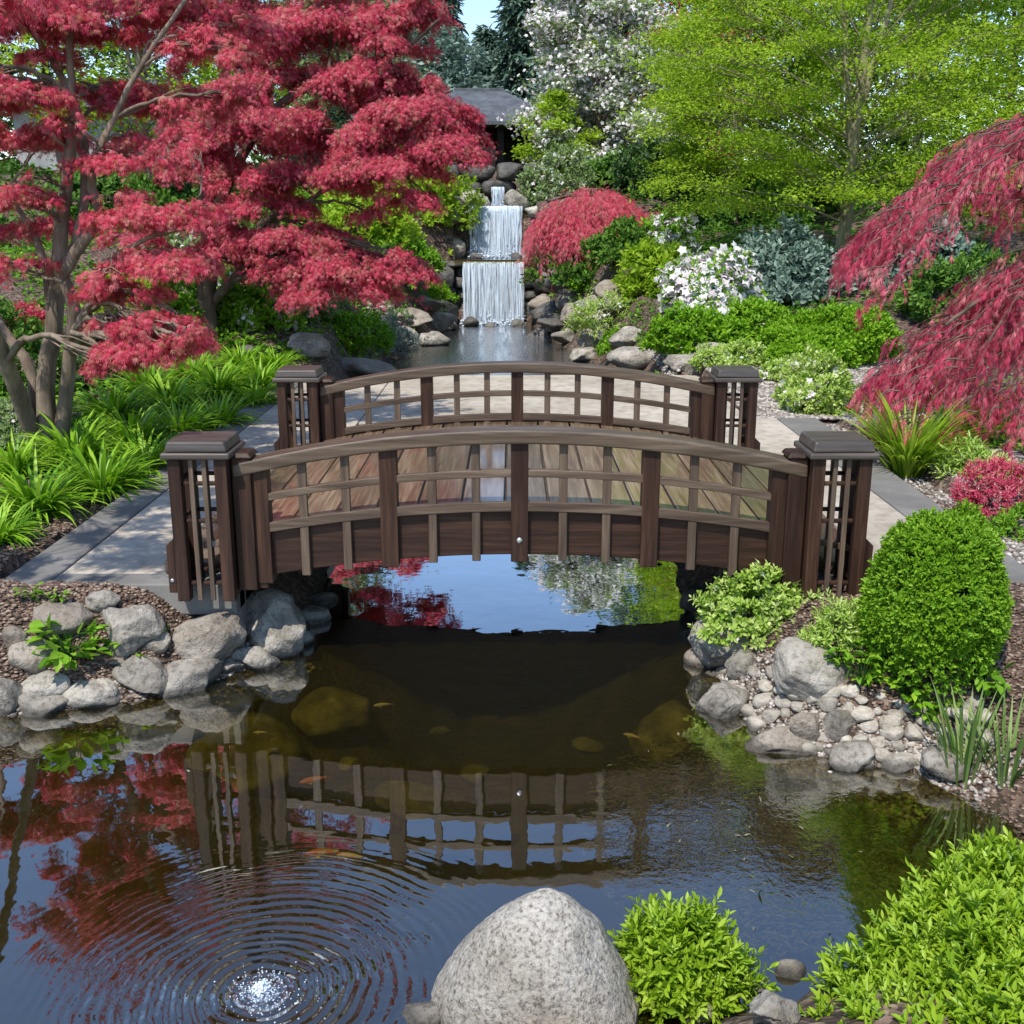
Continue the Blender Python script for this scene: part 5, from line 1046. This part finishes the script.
lpx('smaller grass tuft under the weeping maple fringe', 975, 446, 70, m='fgshrub', n=110, spread=.8, seed=241, name='ornamental_grass', cat='grass clump', stiff=.5, wd=.011)
lpx('green grass tuft between the gravel and the big ornamental grass', 888, 446, 50, m='fgshrub', n=70, spread=.9, seed=242, name='ornamental_grass', cat='grass clump', stiff=.4, wd=.010)
P = G(978, 800); straps('upright reed tuft standing at the water edge on the right', (P[0]-.02, P[1]+.12, .0), 46, .44, .0075, M['reed'], .42, 243, 'reed_tuft', 'reeds', None, .80, 7, .10)
P = G(1010, 800); straps('second reed tuft touching the right edge', (P[0]+.02, P[1]+.1, .0), 36, .42, .0075, M['reed'], .5, 244, 'reed_tuft', 'reeds', None, .78, 7, .09)
# leafy weeds among the rocks
def weed(label, px, py, w, n, seed, m='bright', z=.02, lf=None):
    P = G(px, py); r = w*mpp(P)/2; c = np.array([P[0], P[1], P[2]+z]); rs = np.random.default_rng(seed); t = empty('leafy_weed', c, label, 'plant'); Lv = Leaves(); W = Wood()
    for k in range(n):
        a = rs.uniform(0, 6.28); e = c + np.array([math.cos(a)*r*rs.uniform(.1,.8), math.sin(a)*r*rs.uniform(.1,.8), r*rs.uniform(.3, 1.1)]); W.tube([c, (c+e)/2 + np.array([0,0,r*.2]), e], .003, .0015, 4, 6)
        Lv.add(LEAF, np.stack([e, e, (c+e)/2]), np.array([[math.cos(a), math.sin(a), .1]]) + rs.normal(size=(3,3))*.5, UP + rs.normal(size=(3,3))*.3, (lf or r*.55)*rs.uniform(.7, 1.2, 3), rs.uniform(.2, 1, 3))
    W.build('stem', M['mid'], t, c); Lv.build('foliage', M[m], t, c)
weed('bright green broad leaved weed growing among the left bank rocks', 72, 668, 74, 24, 301); weed('little green sprig between the tan rock and the broad grey rock', 168, 640, 22, 7, 302); weed('creeping green sprig beside the smooth rocks of the left bank', 128, 664, 46, 8, 303)
weed('small weed in the mulch below the front edge of the left path', 34, 604, 30, 8, 304); weed('sprig by the small rough rock at the path edge', 60, 606, 24, 7, 305); weed('big leaved green plant at the foot of the boxwood', 905, 705, 90, 26, 306, 'hedge', .02, .06); weed('green plant left of the boxwood foot above the cobbles', 862, 690, 70, 20, 307, 'hedge', .02, .05)
weed('fern like weed in the mulch right of the boxwood', 984, 698, 56, 14, 308, 'bright', .02, .07); weed('low weed between the largest pale rock and the boxwood', 838, 668, 50, 14, 309, 'bright'); weed('green weed left of the boxwood foot near the post', 880, 676, 46, 12, 310, 'bright')
weed('sprig growing beside the tan rock under the left post', 226, 640, 20, 6, 311); weed('small weed at the waterline rocks on the right bank', 925, 722, 40, 10, 312, 'hedge')
# ------------------------------------------------------------------ stuff: chips, gravel, reflection flecks, ground cover
def scatter(name, label, pts, size, m, seed, flat=.5, sub=1):
    rs = np.random.default_rng(seed); B, BF = rockmesh(seed, (1, .75, flat), sub, 4, .12); n = len(pts); a = rs.uniform(0, 6.28, n); ca, sa = np.cos(a), np.sin(a); s = size*rs.uniform(.5, 1.4, n)
    V = np.stack([B[None, :, 0]*ca[:, None] - B[None, :, 1]*sa[:, None], B[None, :, 0]*sa[:, None] + B[None, :, 1]*ca[:, None], np.broadcast_to(B[None, :, 2], (n, len(B)))], -1)*s[:, None, None] + pts[:, None]
    F = BF[None] + (np.arange(n)*len(B))[:, None, None]
    return tag(npmesh(name, V.reshape(-1, 3), F.reshape(-1, 3), m, None, None, np.repeat(rs.uniform(0, 1, n), len(B))), label, None, None, 'stuff')
def area(n, x0, x1, y0, y1, test, lift=.004):
    x = RNG.uniform(x0, x1, n); y = RNG.uniform(y0, y1, n); k = test(x, y); x, y = x[k], y[k]; return np.stack([x, y, hgt(x, y) + lift], -1)
nop = lambda x, y: (pond_sd(x, y) > .04)
scatter('mulch', 'brown bark chips on the right bank', area(16000, 1.3, 3.4, 3.2, 5.66, nop), .013, M['chip'], 41, .4)
scatter('mulch', 'brown bark chips on the left bank', area(13000, -3.6, -1.3, 4.9, 5.68, nop), .013, M['chip'], 42, .4)
scatter('mulch', 'brown bark chips along the left path border', area(9000, -3.9, -2.82, 5.7, 9.5, nop), .014, M['chip'], 43, .4)
scatter('gravel', 'pale brown gravel behind the right end of the bridge', area(30000, 2.0, 5.2, 10.85, 16.0, nop), .028, M['pebble'], 44, .6)
scatter('gravel', 'brown gravel along the right path border', area(12000, 2.95, 4.2, 5.7, 11, lambda x, y: (pond_sd(x, y) > .05) & (x > 2.94 + (y-5.66)*.022)), .016, M['pebble'], 45, .6)
scatter('gravel', 'fine pebbles between the rocks of the right bank', area(9000, .95, 2.3, 4.2, 5.6, lambda x, y: (np.abs(pond_sd(x, y) - .1) < .22)), .013, M['pebble'], 46, .7)
scatter('gravel', 'fine pebbles between the rocks of the left bank', area(6000, -3.2, -1.0, 4.7, 5.9, lambda x, y: (np.abs(pond_sd(x, y) - .06) < .16)), .013, M['pebble'], 47, .7)
# low ground cover on the slopes
def cover(label, n, x0, x1, y0, y1, leafm, leaf, seed, test=nop, h=.10):
    P = area(n, x0, x1, y0, y1, test, .0); wv = Waves(seed, 3, 6, .6, 2); d = wv(P[:, :2]*.8); P = P[d > -.35]; P[:, 2] += RNG.uniform(0, h, len(P)); m = len(P); Lv = Leaves()
    for k in range(3): Lv.add(LEAF, P + rnd(m, 3)*leaf*.5*np.array([1,1,.3]), rnd(m, 3)*np.array([1,1,.4]) + np.array([0,0,.25]), UP + rnd(m, 3)*.4, leaf*RNG.uniform(.6, 1.2, m), np.clip(RNG.uniform(0, 1, m)*.7 + .15*wv(P[:, :2]*2), 0, 1))
    tag(Lv.build('ground_cover', leafm, None, np.zeros(3)), label, None, None, 'stuff')
lt = lambda x, y: (pond_sd(x, y) > .6) & ~((x > -2.9) & (y < 14))
cover('low green ground cover on the left slope', 15000, -14, -1.9, 9, 25, M['bright'], .10, 51, lt)
cover('dark low ground cover on the far left slope', 9000, -18, -2.2, 22, 36, M['mid'], .20, 52, lt, .2)
cover('low green ground cover on the right slope', 9000, 3.2, 16, 14.5, 26, M['mid'], .12, 53, lambda x, y: (pond_sd(x, y) > .8) & ~((x < 5.3) & (y < 16.2)))
cover('dark low ground cover on the far right slope', 9000, 1.6, 22, 25, 38, M['mid'], .20, 54, nop, .2)
cover('green ground cover on the slope right of the upper pool', 5000, .7, 4.5, 14.5, 25.5, M['bright'], .09, 57, lambda x, y: (pond_sd(x, y) > .3) & ~((y < 16.2) & (x > 1.9)), .08)
cover('green ground cover on the slope left of the upper pool', 4000, -4, -1, 14, 25.5, M['bright'], .09, 58, lambda x, y: pond_sd(x, y) > .3, .08)
cover('leafy ground cover in the left bed', 16000, -9, -3.1, 6.2, 12, M['bright'], .06, 55, nop, .07)
cover('leafy ground cover in the right bed', 5000, 3.5, 7, 6.2, 13, M['bright'], .06, 56, lambda x, y: x > 3.55 + (y-6)*.03, .07)
# flecks imitating broken foliage reflections just beneath the surface at the right
n = 17000; X = .95 + rnd(n)*.30; Y = 3.95 + rnd(n)*.40; k = (pond_sd(X, Y) < -.05) & (((X-.95)/.62)**2 + ((Y-3.95)/.85)**2 < 1.2); X, Y = X[k], Y[k]; n = len(X); Lv = Leaves()
sw = Waves(61, 2, 6, .6, 2)(np.stack([X, Y], -1)*1.4)
Lv.add(NARROW, np.stack([X, Y, RNG.uniform(-.03, -.003, n)], -1), np.stack([np.cos(sw*2.2 + .5), np.sin(sw*2.2 + .5)*.6, 0*X], -1) + rnd(n, 3)*np.array([.5,.5,.05]), UP + rnd(n, 3)*.15, .034*RNG.uniform(.4, 1.3, n), RNG.uniform(0, 1, n))
tag(Lv.build('reflection_flecks', M['moss'], None, np.zeros(3)), 'mat of flecks imitating broken foliage reflections under the surface beside the right bank', None, None, 'stuff')
# ------------------------------------------------------------------ light, sky, camera
SUN_EL, SUN_AZ = math.radians(57), math.radians(205)      # azimuth clockwise from +Y (north)
sd = Vector((math.sin(SUN_AZ)*math.cos(SUN_EL), math.cos(SUN_AZ)*math.cos(SUN_EL), math.sin(SUN_EL)))
sl = bpy.data.lights.new('sun', 'SUN'); sl.energy = 3.5; sl.angle = math.radians(.5); sl.color = (1, .95, .87)
so = bpy.data.objects.new('sun', sl); so.rotation_euler = sd.to_track_quat('Z', 'Y').to_euler(); so.location = (0, 0, 20); COL.objects.link(so)
wd = bpy.data.worlds.new('World'); S.world = wd; wd.use_nodes = True; nt = wd.node_tree; bg = nt.nodes['Background']
sk = nt.nodes.new('ShaderNodeTexSky'); sk.sky_type = 'NISHITA'; sk.sun_disc = False; sk.sun_elevation = SUN_EL; sk.sun_rotation = SUN_AZ; sk.air_density = 1.0; sk.dust_density = .15; sk.ozone_density = 2.5
nt.links.new(sk.outputs[0], bg.inputs['Color']); bg.inputs['Strength'].default_value = .15
cd = bpy.data.cameras.new('camera'); cd.sensor_width = 36; cd.lens = 36*FPX/1024; cd.clip_end = 500; cd.clip_start = .05
co = bpy.data.objects.new('camera', cd); co.location = (0, 0, CAMZ); co.rotation_euler = (math.radians(90) - TH, 0, 0); COL.objects.link(co); S.camera = co
S.view_settings.view_transform = 'Standard'; S.view_settings.look = 'None'; S.view_settings.exposure = 0.66; S.view_settings.gamma = 1
S.render.engine = 'CYCLES'; S.cycles.use_denoising = True; S.cycles.max_bounces = 8; S.cycles.transparent_max_bounces = 16; S.cycles.caustics_reflective = False; S.cycles.caustics_refractive = False
try: S.cycles.denoiser = 'OPENIMAGEDENOISE'; S.cycles.denoising_input_passes = 'RGB_ALBEDO_NORMAL'; S.cycles.denoising_prefilter = 'NONE'
except Exception: pass
